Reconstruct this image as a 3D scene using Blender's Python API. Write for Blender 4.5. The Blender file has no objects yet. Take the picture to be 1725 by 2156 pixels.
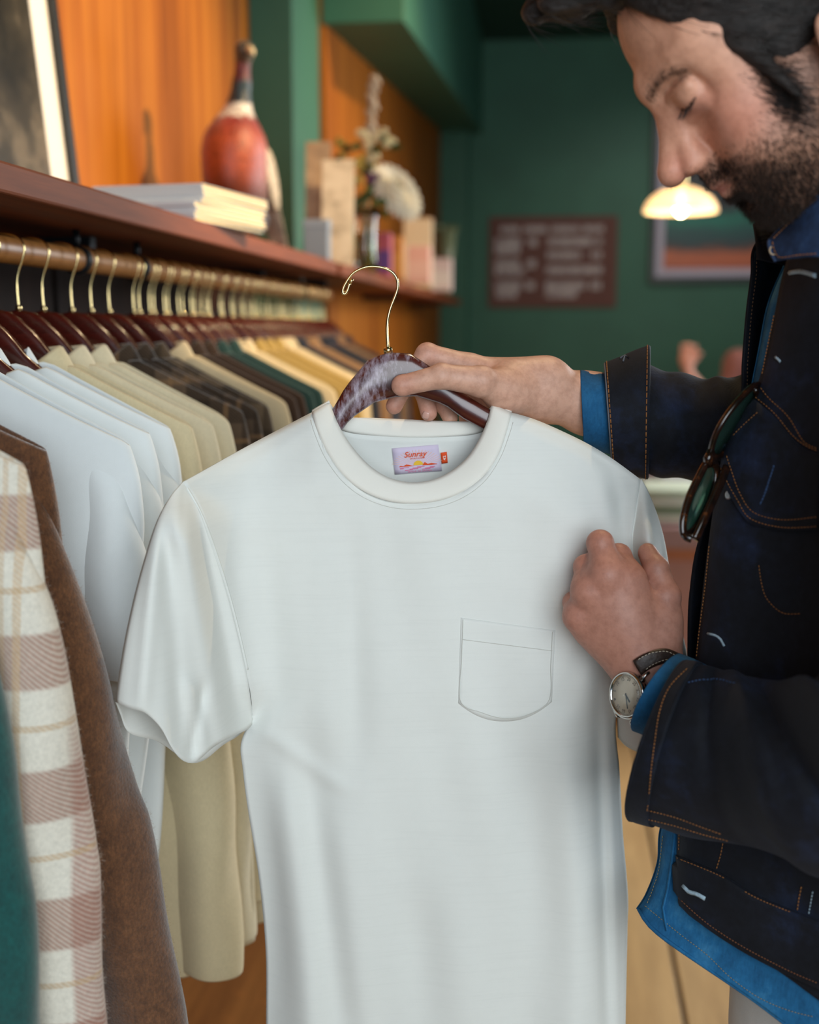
import bpy, bmesh, math, random
import numpy as np
from mathutils import Vector, Matrix
from mathutils.bvhtree import BVHTree

S = bpy.context.scene
COL = S.collection
rnd = random.Random(7)

# ------------------------------------------------------------------ camera
FPX = 2515.0                                   # focal length in pixels of the 1725 x 2156 frame
PITCH = math.atan(388 / FPX)
YAW = math.atan(304.5 * math.cos(PITCH) / FPX)
KS = 1.1                                       # the shop is laid out in units of 1.1 m and brought to metres once built
CAM = Vector((0, 0, 1.42))
cd = bpy.data.cameras.new('camera'); cam = bpy.data.objects.new('camera', cd); COL.objects.link(cam)
cam.location = CAM * KS; cam.rotation_euler = (math.pi / 2 - PITCH, 0, YAW)
cd.sensor_fit = 'HORIZONTAL'; cd.sensor_width = 24.0; cd.lens = FPX / 1725 * 24.0
cd.clip_start = 0.05; cd.clip_end = 60
cd.dof.use_dof = True; cd.dof.focus_distance = 1.12; cd.dof.aperture_fstop = 2.6
S.camera = cam

# ------------------------------------------------------------------ light
vs = S.view_settings
vs.view_transform = 'Standard'; vs.look = 'None'; vs.gamma = 1.0; vs.use_curve_mapping = False
vs.exposure = 0.0
w = bpy.data.worlds.new('world'); S.world = w; w.use_nodes = True
bg = w.node_tree.nodes['Background']; bg.inputs[0].default_value = (0.55, 0.75, 1.0, 1); bg.inputs[1].default_value = 1.0

def area(name, loc, aim, size, power, color, spread=180):
    l = bpy.data.lights.new(name, 'AREA'); l.shape = 'RECTANGLE'; l.size, l.size_y = size
    l.energy = power; l.color = color; l.spread = math.radians(spread)
    o = bpy.data.objects.new(name, l); COL.objects.link(o); o.location = loc
    o.rotation_euler = (Vector(aim) - Vector(loc)).to_track_quat('-Z', 'Y').to_euler(); return o
def spot(name, loc, aim, power, color, angle, blend, radius):
    l = bpy.data.lights.new(name, 'SPOT'); l.energy = power; l.color = color
    l.spot_size = math.radians(angle); l.spot_blend = blend; l.shadow_soft_size = radius
    o = bpy.data.objects.new(name, l); COL.objects.link(o); o.location = loc
    o.rotation_euler = (Vector(aim) - Vector(loc)).to_track_quat('-Z', 'Y').to_euler(); return o
WARM = (1.0, 0.73, 0.42)
area('window_daylight', (0.95, -1.55, 2.05), (-0.05, 1.2, 1.35), (2.3, 2.0), 74, (0.90, 0.97, 1.0))
area('back_daylight', (2.85, 5.0, 2.1), (0.5, 3.6, 0.0), (2.2, 1.8), 105, (0.92, 0.97, 1.0), 128)
spot('shelf_spot', (1.55, 2.1, 3.38), (-0.92, 2.5, 1.95), 520, WARM, 46, 0.6, 0.03)
spot('alcove_spot', (0.75, 3.45, 3.39), (-0.74, 4.35, 1.75), 230, WARM, 58, 1.0, 0.03)
spot('rail_spot', (0.40, 1.92, 3.40), (-0.5, 1.7, 1.54), 65, WARM, 70, 0.7, 0.012)

spot('back_wall_fill', (0.9, 6.3, 3.40), (0.55, 8.36, 1.35), 52, (0.96, 0.95, 0.90), 75, 1.0, 0.05)  # added lamp without a visible fitting, brightens the back wall

# ------------------------------------------------------------------ pixel -> place (real distances)
_R = cam.rotation_euler.to_matrix()
def ray(px, py):
    return _R @ Vector(((px - 862.5) / FPX, -(py - 1078) / FPX, -1.0))
def at_y(px, py, y):                            # on the plane Y = y (depth into the shop)
    r = ray(px, py); return CAM + r * (y / r.y)
def at_x(px, py, x):
    r = ray(px, py); return CAM + r * (x / r.x)
def at_z(px, py, z):
    r = ray(px, py); return CAM + r * ((z - CAM.z) / r.z)
FWD = Vector((-math.sin(YAW), math.cos(YAW), 0)); RGT = Vector((math.cos(YAW), math.sin(YAW), 0)); UP = Vector((0, 0, 1))
def V(px, py, D):                               # on the upright plane that faces the camera at distance D
    r = ray(px, py); return CAM + r * (D / r.dot(FWD))
def pxof(p):
    q = _R.transposed() @ (Vector(p) - CAM); return (862.5 - q.x / q.z * FPX, 1078 + q.y / q.z * FPX)

# ------------------------------------------------------------------ materials
def lin(h):
    h = h.lstrip('#'); c = [int(h[i:i+2], 16) / 255 for i in (0, 2, 4)]
    return tuple((x / 12.92 if x <= 0.04045 else ((x + 0.055) / 1.055) ** 2.4) for x in c) + (1,)
class NT:
    def __init__(s, name):
        s.m = bpy.data.materials.new(name); s.m.use_nodes = True; s.t = s.m.node_tree; s.n = s.t.nodes; s.l = s.t.links
        s.b = s.n['Principled BSDF']
    def add(s, typ, **kw):
        n = s.n.new(typ)
        for k, v in kw.items():
            if k.startswith('i_'):
                key = k[2:]; key = int(key) if key.isdigit() else key.replace('_', ' ')
                n.inputs[key].default_value = v
            else: setattr(n, k, v)
        return n
    def link(s, a, ao, b, bi): s.l.new(a.outputs[ao], b.inputs[bi])
    def coord(s, scale=(1, 1, 1), out='Object'):
        tc = s.add('ShaderNodeTexCoord'); mp = s.add('ShaderNodeMapping'); mp.inputs['Scale'].default_value = scale
        s.link(tc, out, mp, 'Vector'); return mp
    def noise(s, vec, scale, detail=4, rough=0.55):
        n = s.add('ShaderNodeTexNoise'); n.inputs['Scale'].default_value = scale; n.inputs['Detail'].default_value = detail
        n.inputs['Roughness'].default_value = rough
        s.link(vec, 'Vector', n, 'Vector'); return n
    def ramp(s, fac, fo, stops, interp='LINEAR'):
        r = s.add('ShaderNodeValToRGB'); e = r.color_ramp.elements; r.color_ramp.interpolation = interp
        while len(e) < len(stops): e.new(0.5)
        for i, (p, c) in enumerate(stops): e[i].position = p; e[i].color = c
        s.link(fac, fo, r, 'Fac'); return r
    def bump(s, src, so, strength, dist, prev=None):
        b = s.add('ShaderNodeBump'); b.inputs['Strength'].default_value = strength; b.inputs['Distance'].default_value = dist
        s.link(src, so, b, 'Height')
        if prev is not None: s.link(prev, 'Normal', b, 'Normal')
        s.link(b, 'Normal', s.b, 'Normal'); return b
    def mix(s, fac, a, b, mode='MIX'):
        m = s.add('ShaderNodeMix'); m.data_type = 'RGBA'; m.blend_type = mode
        for val, idx in ((fac, 0), (a, 6), (b, 7)):
            if isinstance(val, (int, float)): m.inputs[idx].default_value = val
            elif isinstance(val, tuple) and len(val) == 4: m.inputs[idx].default_value = val
            else: s.l.new(val, m.inputs[idx])
        return m.outputs[2]
def plain(name, hexc, rough=0.6, metal=0.0, spec=0.5, noise=0.0, nscale=30, bump=0.0, coat=0.0, stretch=(1, 1, 1), sheen=0.0, sss=0.0):
    t = NT(name); b = t.b; c = lin(hexc)
    b.inputs['Base Color'].default_value = c; b.inputs['Roughness'].default_value = rough; b.inputs['Metallic'].default_value = metal
    b.inputs['Specular IOR Level'].default_value = spec; b.inputs['Coat Weight'].default_value = coat
    b.inputs['Sheen Weight'].default_value = sheen
    if noise or bump:
        mp = t.coord(stretch); n = t.noise(mp, nscale)
        if noise:
            d = tuple(x * (1 - noise) for x in c[:3]) + (1,); u = tuple(min(1, x * (1 + noise)) for x in c[:3]) + (1,)
            r = t.ramp(n, 'Fac', [(0.3, d), (0.7, u)]); t.link(r, 'Color', b, 'Base Color')
        if bump: t.bump(n, 'Fac', bump, 0.002)
    return t.m
def fabric(name, hexc, rough=0.9, weave=900, wb=0.25, blotch=0.08, fold=0.0, sheen=0.15, hex2=None, fibre=0.0, slub=0.0):
    t = NT(name); b = t.b; c = lin(hexc); c2 = lin(hex2) if hex2 else tuple(x * (1 - blotch) for x in c[:3]) + (1,)
    b.inputs['Roughness'].default_value = rough; b.inputs['Specular IOR Level'].default_value = 0.2
    b.inputs['Sheen Weight'].default_value = sheen; b.inputs['Sheen Roughness'].default_value = 0.6
    mp = t.coord(); n = t.noise(mp, 60, 6, 0.7)
    r = t.ramp(n, 'Fac', [(0.3, c2), (0.68, c)]); col = r.outputs['Color']
    if fibre:
        n3 = t.noise(t.coord((1, 1, 0.5)), 420, 5, 0.8); r3 = t.ramp(n3, 'Fac', [(0.38, (1 - fibre,) * 3 + (1,)), (0.66, (1, 1, 1, 1))])
        col = t.mix(1.0, col, r3.outputs['Color'], 'MULTIPLY')
    if slub:
        n4 = t.noise(t.coord((14, 14, 420)), 1.0, 3, 0.6); r4 = t.ramp(n4, 'Fac', [(0.30, (1 - slub,) * 3 + (1,)), (0.5, (1, 1, 1, 1))])
        col = t.mix(1.0, col, r4.outputs['Color'], 'MULTIPLY')
    t.l.new(col, b.inputs['Base Color'])
    n2 = t.noise(mp, weave, 2, 0.5); b1 = t.bump(n2, 'Fac', wb, 0.0006)
    if fold:
        n5 = t.noise(t.coord((1, 1, 0.35)), 22, 3, 0.5); t.bump(n5, 'Fac', fold, 0.01, b1)
    return t.m
def wood(name, stops, scale=(18, 18, 0.9), rough=0.45, coat=0.0, streak=5.0, bump=0.08):
    t = NT(name); mp = t.coord(scale); n = t.noise(mp, 1.3, 8, 0.62)
    mp2 = t.coord((scale[0] * streak, scale[1] * streak, scale[2] * streak)); n2 = t.noise(mp2, 1.6, 4, 0.7)
    r = t.ramp(n, 'Fac', [(p, lin(c)) for p, c in stops]); r2 = t.ramp(n2, 'Fac', [(0.3, (0.72, 0.70, 0.68, 1)), (0.65, (1, 1, 1, 1))])
    t.l.new(t.mix(1.0, r.outputs['Color'], r2.outputs['Color'], 'MULTIPLY'), t.b.inputs['Base Color'])
    t.b.inputs['Roughness'].default_value = rough; t.b.inputs['Coat Weight'].default_value = coat; t.b.inputs['Coat Roughness'].default_value = 0.12
    if bump: t.bump(n2, 'Fac', bump, 0.001)
    return t.m
def emit(name, hexc, strength):
    t = NT(name); t.b.inputs['Base Color'].default_value = lin(hexc)
    t.b.inputs['Emission Color'].default_value = lin(hexc); t.b.inputs['Emission Strength'].default_value = strength; return t.m

# ------------------------------------------------------------------ mesh building
class MB:
    def __init__(s): s.v = []; s.f = []; s.mi = []
    def poly(s, pts, mi=0):
        b = len(s.v); s.v += [tuple(p) for p in pts]; s.f.append(tuple(range(b, b + len(pts)))); s.mi.append(mi); return s
    def raw(s, vs_, fs_, mi=0):
        b = len(s.v); s.v += [tuple(p) for p in vs_]; s.f += [tuple(i + b for i in f) for f in fs_]; s.mi += [mi] * len(fs_); return s
    def box(s, lo, hi, mi=0):
        x0, y0, z0 = lo; x1, y1, z1 = hi
        return s.raw([(x0,y0,z0),(x1,y0,z0),(x1,y1,z0),(x0,y1,z0),(x0,y0,z1),(x1,y0,z1),(x1,y1,z1),(x0,y1,z1)],
                     [(0,3,2,1),(4,5,6,7),(0,1,5,4),(1,2,6,5),(2,3,7,6),(3,0,4,7)], mi)
    def obox(s, c, ax, ay, az, mi=0):            # oriented box: centre and three half axes
        c, ax, ay, az = map(Vector, (c, ax, ay, az))
        P = [c + i * ax + j * ay + k * az for k in (-1, 1) for j in (-1, 1) for i in (-1, 1)]
        return s.raw(P, [(0,2,3,1),(4,5,7,6),(0,1,5,4),(1,3,7,5),(3,2,6,7),(2,0,4,6)], mi)
    def grid(s, rows, closed=False, cap0=False, cap1=False, mi=0, flip=False):
        b = len(s.v); n = len(rows[0]); m = len(rows)
        for r in rows: s.v += [tuple(p) for p in r]
        for i in range(m - 1):
            for j in range(n if closed else n - 1):
                q = (b + i*n + j, b + i*n + (j+1) % n, b + (i+1)*n + (j+1) % n, b + (i+1)*n + j)
                s.f.append(q[::-1] if flip else q); s.mi.append(mi)
        if cap0: s.f.append(tuple(b + j for j in range(n))[::-1] if not flip else tuple(b + j for j in range(n))); s.mi.append(mi)
        if cap1: s.f.append(tuple(b + (m-1)*n + j for j in range(n)) if not flip else tuple(b + (m-1)*n + j for j in range(n))[::-1]); s.mi.append(mi)
        return s
    def tube(s, path, r, seg=8, caps=True, mi=0, flat=None):
        P = [Vector(p) for p in path]; n = len(P); R = r if isinstance(r, (list, tuple)) else [r] * n
        t0 = (P[1] - P[0]).normalized(); ref = Vector((0, 0, 1)) if abs(t0.z) < 0.9 else Vector((1, 0, 0))
        u = t0.cross(ref).normalized(); rows = []
        for i in range(n):
            t = (P[min(i+1, n-1)] - P[max(i-1, 0)])
            t = t.normalized() if t.length > 1e-9 else t0
            u = (u - t * u.dot(t)); u = u.normalized() if u.length > 1e-9 else t.orthogonal().normalized(); v = t.cross(u)
            rows.append([P[i] + (u * math.cos(a) + v * math.sin(a) * (flat or 1)) * R[i] for a in [2*math.pi*k/seg for k in range(seg)]])
        return s.grid(rows, True, caps, caps, mi)
    def lathe(s, prof, c=(0, 0, 0), seg=24, mi=0, ax=None):
        c = Vector(c); rows = []
        for (r, z) in prof:
            rows.append([c + Vector((r*math.cos(a), r*math.sin(a), z)) for a in [2*math.pi*k/seg for k in range(seg)]])
        return s.grid(rows, True, True, True, mi)
    def ball(s, c, r, seg=12, mi=0):
        r = r if isinstance(r, (tuple, list)) else (r, r, r); c = Vector(c); rows = []
        for i in range(seg // 2 + 1):
            th = math.pi * (0.02 + 0.96 * i / (seg // 2)); rows.append([c + Vector((r[0]*math.sin(th)*math.cos(a), r[1]*math.sin(th)*math.sin(a), -r[2]*math.cos(th))) for a in [2*math.pi*k/seg for k in range(seg)]])
        return s.grid(rows, True, True, True, mi)
    def prism(s, pts2, f0, f1, mi=0):            # a polygon given by two placing functions (front, back)
        a = [tuple(f0(*p)) for p in pts2]; b_ = [tuple(f1(*p)) for p in pts2]; n = len(a)
        fs = [tuple(range(n)), tuple(range(2*n - 1, n - 1, -1))] + [((i+1) % n, i, n + i, n + (i+1) % n) for i in range(n)]
        return s.raw(a + b_, fs, mi)
    def xform(s, M):
        s.v = [tuple(M @ Vector(p)) for p in s.v]; return s
    def mesh(s, name):
        me = bpy.data.meshes.new(name); me.from_pydata(s.v, [], s.f); me.update(); return me
    def build(s, name, m, parent=None, smooth=True, sub=0, bevel=0.0, solid=0.0, kind=None, label=None, fixn=True, weld=0.0, sharp=None, soff=-1):
        o0 = ORG.get(parent.name, Vector((0, 0, 0))) if parent else Vector((0, 0, 0))
        me = bpy.data.meshes.new(name); me.from_pydata([tuple(Vector(p) - o0) for p in s.v], [], s.f); me.update()
        if fixn or weld:
            bm = bmesh.new(); bm.from_mesh(me)
            if weld: bmesh.ops.remove_doubles(bm, verts=bm.verts, dist=weld)
            if fixn: bmesh.ops.recalc_face_normals(bm, faces=bm.faces)
            bm.to_mesh(me); bm.free()
        ms = m if isinstance(m, list) else [m]
        for x in ms: me.materials.append(x)
        if len(ms) > 1:
            for p, k in zip(me.polygons, s.mi): p.material_index = k
        if smooth:
            for p in me.polygons: p.use_smooth = True
        o = bpy.data.objects.new(name, me); COL.objects.link(o)
        if parent: o.parent = parent; ORG[o.name] = o0
        if solid: md = o.modifiers.new('solidify', 'SOLIDIFY'); md.thickness = solid; md.offset = soff
        if bevel: md = o.modifiers.new('bevel', 'BEVEL'); md.width = bevel; md.segments = 2; md.limit_method = 'ANGLE'; md.harden_normals = False
        if sub: md = o.modifiers.new('subsurf', 'SUBSURF'); md.levels = sub; md.render_levels = sub
        if smooth and sharp: 
            try: me.set_sharp_from_angle(angle=math.radians(sharp))
            except Exception: pass
        if kind: o['kind'] = kind
        if label: o['label'] = label
        return o
ORG = {}
def tag(o, label, cat, group=None, kind=None):
    o['label'] = label; o['category'] = cat
    if group: o['group'] = group
    if kind: o['kind'] = kind
    return o
def thing(name, label, cat, loc=(0, 0, 0), group=None):
    o = bpy.data.objects.new(name, None); COL.objects.link(o); o.location = loc; o.empty_display_size = 0.05
    ORG[o.name] = Vector(loc); return tag(o, label, cat, group)
def struct(o, label=None):
    o['kind'] = 'structure'
    if label: o['label'] = label
    return o
def copy_tree(o, parent=None, mats=None):
    c = o.copy(); COL.objects.link(c)
    if parent: c.parent = parent
    for ch in list(o.children): copy_tree(ch, c)
    return c
def smooth_path(P, n=6, closed=False):           # Catmull-Rom
    P = [Vector(p) for p in P]; N = len(P); out = []
    for i in range(N if closed else N - 1):
        if closed: a, b, c, d = P[i-1], P[i], P[(i+1) % N], P[(i+2) % N]
        else: a, b, c, d = P[max(i-1, 0)], P[i], P[i+1], P[min(i+2, N-1)]
        for k in range(n):
            t = k / n; out.append(0.5 * ((2*b) + (c - a)*t + (2*a - 5*b + 4*c - d)*t*t + (3*b - a - 3*c + d)*t**3))
    if not closed: out.append(P[-1])
    return out
def interp(xs, ys, x):
    return float(np.interp(x, xs, ys))
def sm(e0, e1, x):
    t = max(0.0, min(1.0, (x - e0) / (e1 - e0))); return t * t * (3 - 2 * t)
def pline(pts, t):                               # point at parameter t (0..1, by length) of a polyline
    L = [0]
    for a, b in zip(pts[:-1], pts[1:]): L.append(L[-1] + (Vector(b) - Vector(a)).length)
    d = t * L[-1]
    for i in range(len(pts) - 1):
        if d <= L[i+1] or i == len(pts) - 2:
            k = (d - L[i]) / max(1e-9, L[i+1] - L[i]); return Vector(pts[i]).lerp(Vector(pts[i+1]), min(1, max(0, k)))

# ------------------------------------------------------------------ signed-distance bodies (figures)
class Field:
    def __init__(s, lo, hi, h):
        s.lo = np.array(lo, float); s.h = h; s.n = np.ceil((np.array(hi) - s.lo) / h).astype(int) + 1
        s.ax = [s.lo[i] + h * np.arange(s.n[i]) for i in range(3)]; s.val = np.full(tuple(s.n), 0.06, np.float32)
    def _sub(s, lo, hi, pad):
        sl = []
        for i in range(3):
            a = int(np.floor((lo[i] - pad - s.lo[i]) / s.h)); b = int(np.ceil((hi[i] + pad - s.lo[i]) / s.h)) + 1
            sl.append(slice(max(0, a), max(0, min(s.n[i], b))))
        g = [s.ax[i][sl[i]] for i in range(3)]
        return tuple(sl), (g[0][:, None, None], g[1][None, :, None], g[2][None, None, :])
    def _comb(s, sl, d, k, mode):
        a = s.val[sl]; d = d.astype(np.float32)
        if mode == 'cut':
            d = -d; h = np.clip(0.5 + 0.5 * (d - a) / k, 0, 1)
            s.val[sl] = a + (d - a) * h + k * h * (1 - h)
        else:
            h = np.clip(0.5 + 0.5 * (a - d) / k, 0, 1); s.val[sl] = a + (d - a) * h - k * h * (1 - h)
    def cone(s, a, b, r1, r2, k=0.01, mode='add'):
        a = np.array(a, float); b = np.array(b, float); R = max(r1, r2) + k
        sl, (X, Y, Z) = s._sub(np.minimum(a, b), np.maximum(a, b), R + 0.02)
        if min(s.val[sl].shape) == 0: return s
        ba = b - a; L = float(ba @ ba); t = np.clip(((X - a[0]) * ba[0] + (Y - a[1]) * ba[1] + (Z - a[2]) * ba[2]) / max(L, 1e-12), 0, 1)
        d = np.sqrt((X - a[0] - t*ba[0])**2 + (Y - a[1] - t*ba[1])**2 + (Z - a[2] - t*ba[2])**2) - (r1 + (r2 - r1) * t)
        s._comb(sl, d, k, mode); return s
    def ell(s, c, r, k=0.01, mode='add', rot=None):
        c = np.array(c, float); r = np.array(r if hasattr(r, '__len__') else (r, r, r), float); R = r.max() + k
        sl, (X, Y, Z) = s._sub(c, c, R + 0.02)
        if min(s.val[sl].shape) == 0: return s
        X = X - c[0]; Y = Y - c[1]; Z = Z - c[2]
        if rot is not None:
            M = np.array(rot).T; X, Y, Z = (M[0][0]*X + M[0][1]*Y + M[0][2]*Z, M[1][0]*X + M[1][1]*Y + M[1][2]*Z, M[2][0]*X + M[2][1]*Y + M[2][2]*Z)
        k0 = np.sqrt((X/r[0])**2 + (Y/r[1])**2 + (Z/r[2])**2); k1 = np.sqrt((X/r[0]**2)**2 + (Y/r[1]**2)**2 + (Z/r[2]**2)**2)
        d = k0 * (k0 - 1) / np.maximum(k1, 1e-9); d = np.where(k0 < 1e-6, -r.min(), d)
        s._comb(sl, d, k, mode); return s
    def chain(s, pts, rad, k=0.01, mode='add'):
        for a, b, r1, r2 in zip(pts[:-1], pts[1:], rad[:-1], rad[1:]): s.cone(a, b, r1, r2, k, mode)
        return s
    def bumpy(s, fn, lo=None, hi=None):
        X, Y, Z = s.ax[0][:, None, None], s.ax[1][None, :, None], s.ax[2][None, None, :]
        s.val += fn(X, Y, Z).astype(np.float32); return s
    def mesh(s):
        v = s.val; ins = v < 0; nx, ny, nz = v.shape
        c = np.zeros((nx-1, ny-1, nz-1), np.int8)
        for dx in (0, 1):
            for dy in (0, 1):
                for dz in (0, 1): c += ins[dx:nx-1+dx, dy:ny-1+dy, dz:nz-1+dz]
        act = (c > 0) & (c < 8); idx = np.argwhere(act); vid = np.full(act.shape, -1, np.int64); vid[act] = np.arange(len(idx))
        acc = np.zeros((len(idx), 3)); cnt = np.zeros(len(idx)); i, j, k = idx.T
        corners = [(a, b, d) for a in (0, 1) for b in (0, 1) for d in (0, 1)]
        for p in corners:
            for q in corners:
                if sum(abs(p[t] - q[t]) for t in range(3)) != 1 or p > q: continue
                va = v[i+p[0], j+p[1], k+p[2]]; vb = v[i+q[0], j+q[1], k+q[2]]; m = (va < 0) != (vb < 0)
                t = np.where(m, va / np.where(m, va - vb, 1), 0)
                for ax in range(3): acc[:, ax] += np.where(m, p[ax] + t * (q[ax] - p[ax]), 0)
                cnt += m
        pos = s.lo + s.h * (idx + acc / cnt[:, None]); faces = []
        for ax in range(3):
            a1, a2 = [(1, 2), (2, 0), (0, 1)][ax]
            A = np.take(ins, range(v.shape[ax] - 1), ax); B = np.take(ins, range(1, v.shape[ax]), ax)
            E = np.argwhere(A != B); fl = A[tuple(E.T)]
            ok = (E[:, a1] > 0) & (E[:, a2] > 0) & (E[:, a1] < v.shape[a1]-1) & (E[:, a2] < v.shape[a2]-1); E = E[ok]; fl = fl[ok]
            def g(d1, d2):
                e = E.copy(); e[:, a1] -= d1; e[:, a2] -= d2; return vid[tuple(e.T)]
            q = np.stack([g(1, 1), g(0, 1), g(0, 0), g(1, 0)], 1); q[~fl] = q[~fl][:, ::-1]; faces.append(q)
        F = np.concatenate(faces); return pos, F[(F >= 0).all(1)]
# ================================================================== materials of the shop
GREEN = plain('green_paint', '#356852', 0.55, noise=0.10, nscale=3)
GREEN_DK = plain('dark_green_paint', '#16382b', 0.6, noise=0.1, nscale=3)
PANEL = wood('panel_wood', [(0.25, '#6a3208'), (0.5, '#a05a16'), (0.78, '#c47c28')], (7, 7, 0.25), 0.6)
PANEL_SHADED = wood('shaded_panel_wood', [(0.25, '#20120b'), (0.5, '#321c11'), (0.78, '#402618')], (7, 7, 0.25), 0.5)  # dark stops put the shade under the shelf into the wood colour
SHELFW = wood('shelf_wood', [(0.2, '#43200f'), (0.5, '#74391a'), (0.8, '#8f4c24')], (14, 0.7, 14), 0.6)
for m_ in (PANEL, PANEL_SHADED): m_.node_tree.nodes['Principled BSDF'].inputs['Specular IOR Level'].default_value = 0.15
SHELFW.node_tree.nodes['Principled BSDF'].inputs['Specular IOR Level'].default_value = 0.25
RODW = wood('rod_wood', [(0.2, '#7a4a20'), (0.5, '#a86e34'), (0.8, '#bf8646')], (20, 0.8, 20), 0.42)
FLOORW = wood('floor_wood', [(0.2, '#b08a58'), (0.5, '#c49c68'), (0.8, '#d0aa76')], (5, 0.5, 5), 0.42, streak=3)
PLINTHW = wood('plinth_wood', [(0.2, '#8a4f22'), (0.5, '#ac6a30'), (0.8, '#c07c3c')], (8, 0.5, 8), 0.5)
MAHOG = wood('hanger_wood', [(0.2, '#2a0d08'), (0.5, '#4a1710'), (0.8, '#5c2015')], (9, 30, 30), 0.25, coat=0.5, bump=0.03)
BRASS = plain('brass_wire', '#d8c08a', 0.18, 1.0)
BLACKM = plain('black_metal', '#14161a', 0.45, 0.6)
BLACKF = plain('black_frame', '#101210', 0.35)
WHITEB = plain('white_mat_board', '#e6e2dc', 0.7)

# ================================================================== the room
XW, XW2, YB, ZC = -0.84, -0.70, 7.6, 3.14
def board(lo, hi, name, m, parent, bev=0.004, label=None):
    return MB().box(lo, hi).build(name, m, parent, smooth=False, bevel=bev, label=label)
floor = struct(MB().box((-1.2, -1.8, -0.20), (3.0, YB + 0.2, -0.02)).build('floor', plain('sub_floor', '#3a2c1c', 0.9), smooth=False))
fx0 = at_z(1413, 1990, 0.0).x
k0 = -3
for i in range(-3, 5):
    for j in range(4):
        y0 = -1.75 + j * 2.44 + (0.9 if i % 2 else 0); y1 = min(YB, y0 + 2.434)
        x0, x1 = fx0 + i * 0.62 + 0.005, fx0 + (i + 1) * 0.62 - 0.005
        x0 = max(x0, XW); x1 = min(x1, 2.7)
        if x1 - x0 > 0.02 and y1 > y0: board((x0, y0, -0.02), (x1, y1, 0.0), 'plank', FLOORW, floor, 0.002)
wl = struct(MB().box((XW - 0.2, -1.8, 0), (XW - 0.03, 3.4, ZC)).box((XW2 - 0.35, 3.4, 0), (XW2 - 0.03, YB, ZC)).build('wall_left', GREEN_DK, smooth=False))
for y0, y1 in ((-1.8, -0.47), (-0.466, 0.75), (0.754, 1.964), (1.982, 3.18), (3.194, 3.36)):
    board((XW - 0.03, y0, 1.54), (XW, y1, ZC), 'panel', PANEL, wl); board((XW - 0.03, y0, 0.0), (XW, y1, 1.537), 'panel', PANEL_SHADED, wl, label='panel below the shelf with the shelf shade painted in')
for y0, y1 in ((3.72, 4.33), (4.335, 5.53), (5.535, 6.75), (6.755, 7.40)):
    board((XW2 - 0.03, y0, 0.0), (XW2, y1, ZC), 'panel', PANEL, wl)
struct(MB().box((XW - 0.15, 3.34, 0), (XW2 - 0.02, 3.719, ZC)).build('pillar', GREEN, smooth=False, bevel=0.004))
wb = MB().box((-1.2, YB, 0), (3.0, YB + 0.2, ZC)).build('wall_back', GREEN, smooth=False); struct(wb)
struct(MB().box((XW2 - 0.05, 7.40, 0), (-0.535, YB, 2.62)).build('trim_1', GREEN, smooth=False, bevel=0.005))
struct(MB().box((2.7, -1.8, 0), (2.9, 3.4, ZC)).box((2.7, 5.8, 0), (2.9, YB, ZC)).box((2.7, 3.4, 0), (2.9, 5.8, 0.9)).box((2.7, 3.4, 2.8), (2.9, 5.8, ZC)).build('wall_right', GREEN, smooth=False))
struct(MB().box((-1.2, -1.8, 0), (-1.05, -1.6, ZC)).box((1.35, -1.8, 0), (3.0, -1.6, ZC)).box((-1.05, -1.8, 0), (1.35, -1.6, 0.7)).box((-1.05, -1.8, 2.8), (1.35, -1.6, ZC)).build('wall_front', GREEN, smooth=False))
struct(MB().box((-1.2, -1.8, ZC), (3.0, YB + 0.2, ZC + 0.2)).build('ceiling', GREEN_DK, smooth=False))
# the sloping boxed-in soffit along the wall
zb0, zb1 = CAM.z + 0.902, CAM.z + 1.18
b = MB(); x0, x1 = XW2 - 0.01, -0.46
b.raw([(x0, 3.715, zb0), (x1, 3.715, zb0), (x1, YB, zb1), (x0, YB, zb1), (x0, 3.715, ZC), (x1, 3.715, ZC), (x1, YB, ZC), (x0, YB, ZC)],
      [(0,3,2,1),(4,5,6,7),(0,1,5,4),(1,2,6,5),(2,3,7,6),(3,0,4,7)])
struct(b.build('beam', GREEN, smooth=False, bevel=0.004))
# plinth under the rail
t = thing('plinth', 'low orange brown wooden plinth on the floor under the clothes rail', 'plinth', (-0.62, 1.9, 0))
MB().box((XW + .002, 0.3, 0.02), (-0.42, 3.3, 0.12)).build('top_board', PLINTHW, t, smooth=False, bevel=0.006)
MB().box((XW + 0.02, 0.34, 0), (-0.45, 3.26, 0.02)).build('base', plain('plinth_base', '#4a2a14', 0.7), t, smooth=False)

# ================================================================== shelves, rod
ZB, ZT, XS = CAM.z + 0.119, CAM.z + 0.1475, -0.49
t = thing('wall_shelf', 'long red brown wooden shelf above the row of hangers', 'shelf', (-0.66, 1.2, ZB))
MB().box((XW, -0.6, ZB), (XS, 2.72, ZT)).build('shelf_board', SHELFW, t, smooth=False, bevel=0.003)
for y in (0.6, 1.55, 2.5):
    MB().box((XW, y, ZB - 0.02), (XS - 0.12, y + 0.02, ZB)).build('bracket', BLACKM, t, smooth=False)
t = thing('wall_shelf', 'far wooden shelf holding the flower vase and pink packets', 'shelf', (-0.6, 4.6, ZB))
MB().box((XW2, 3.73, ZB), (XS, 6.35, ZT)).box((XW2 + 0.005, 2.78, ZB), (XS, 3.73, ZT)).build('shelf_board', SHELFW, t, smooth=False, bevel=0.003)
for y in (3.0, 4.4, 5.8):
    MB().box((XW2, y, ZB - 0.02), (XS - 0.08, y + 0.02, ZB)).build('bracket', BLACKM, t, smooth=False)
XR, ZR = -0.58, CAM.z + 0.082
rail = thing('clothes_rail', 'thick round wooden hanging rail with black hangers beneath the long shelf', 'rail', (XR, 1.9, ZR))
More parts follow.
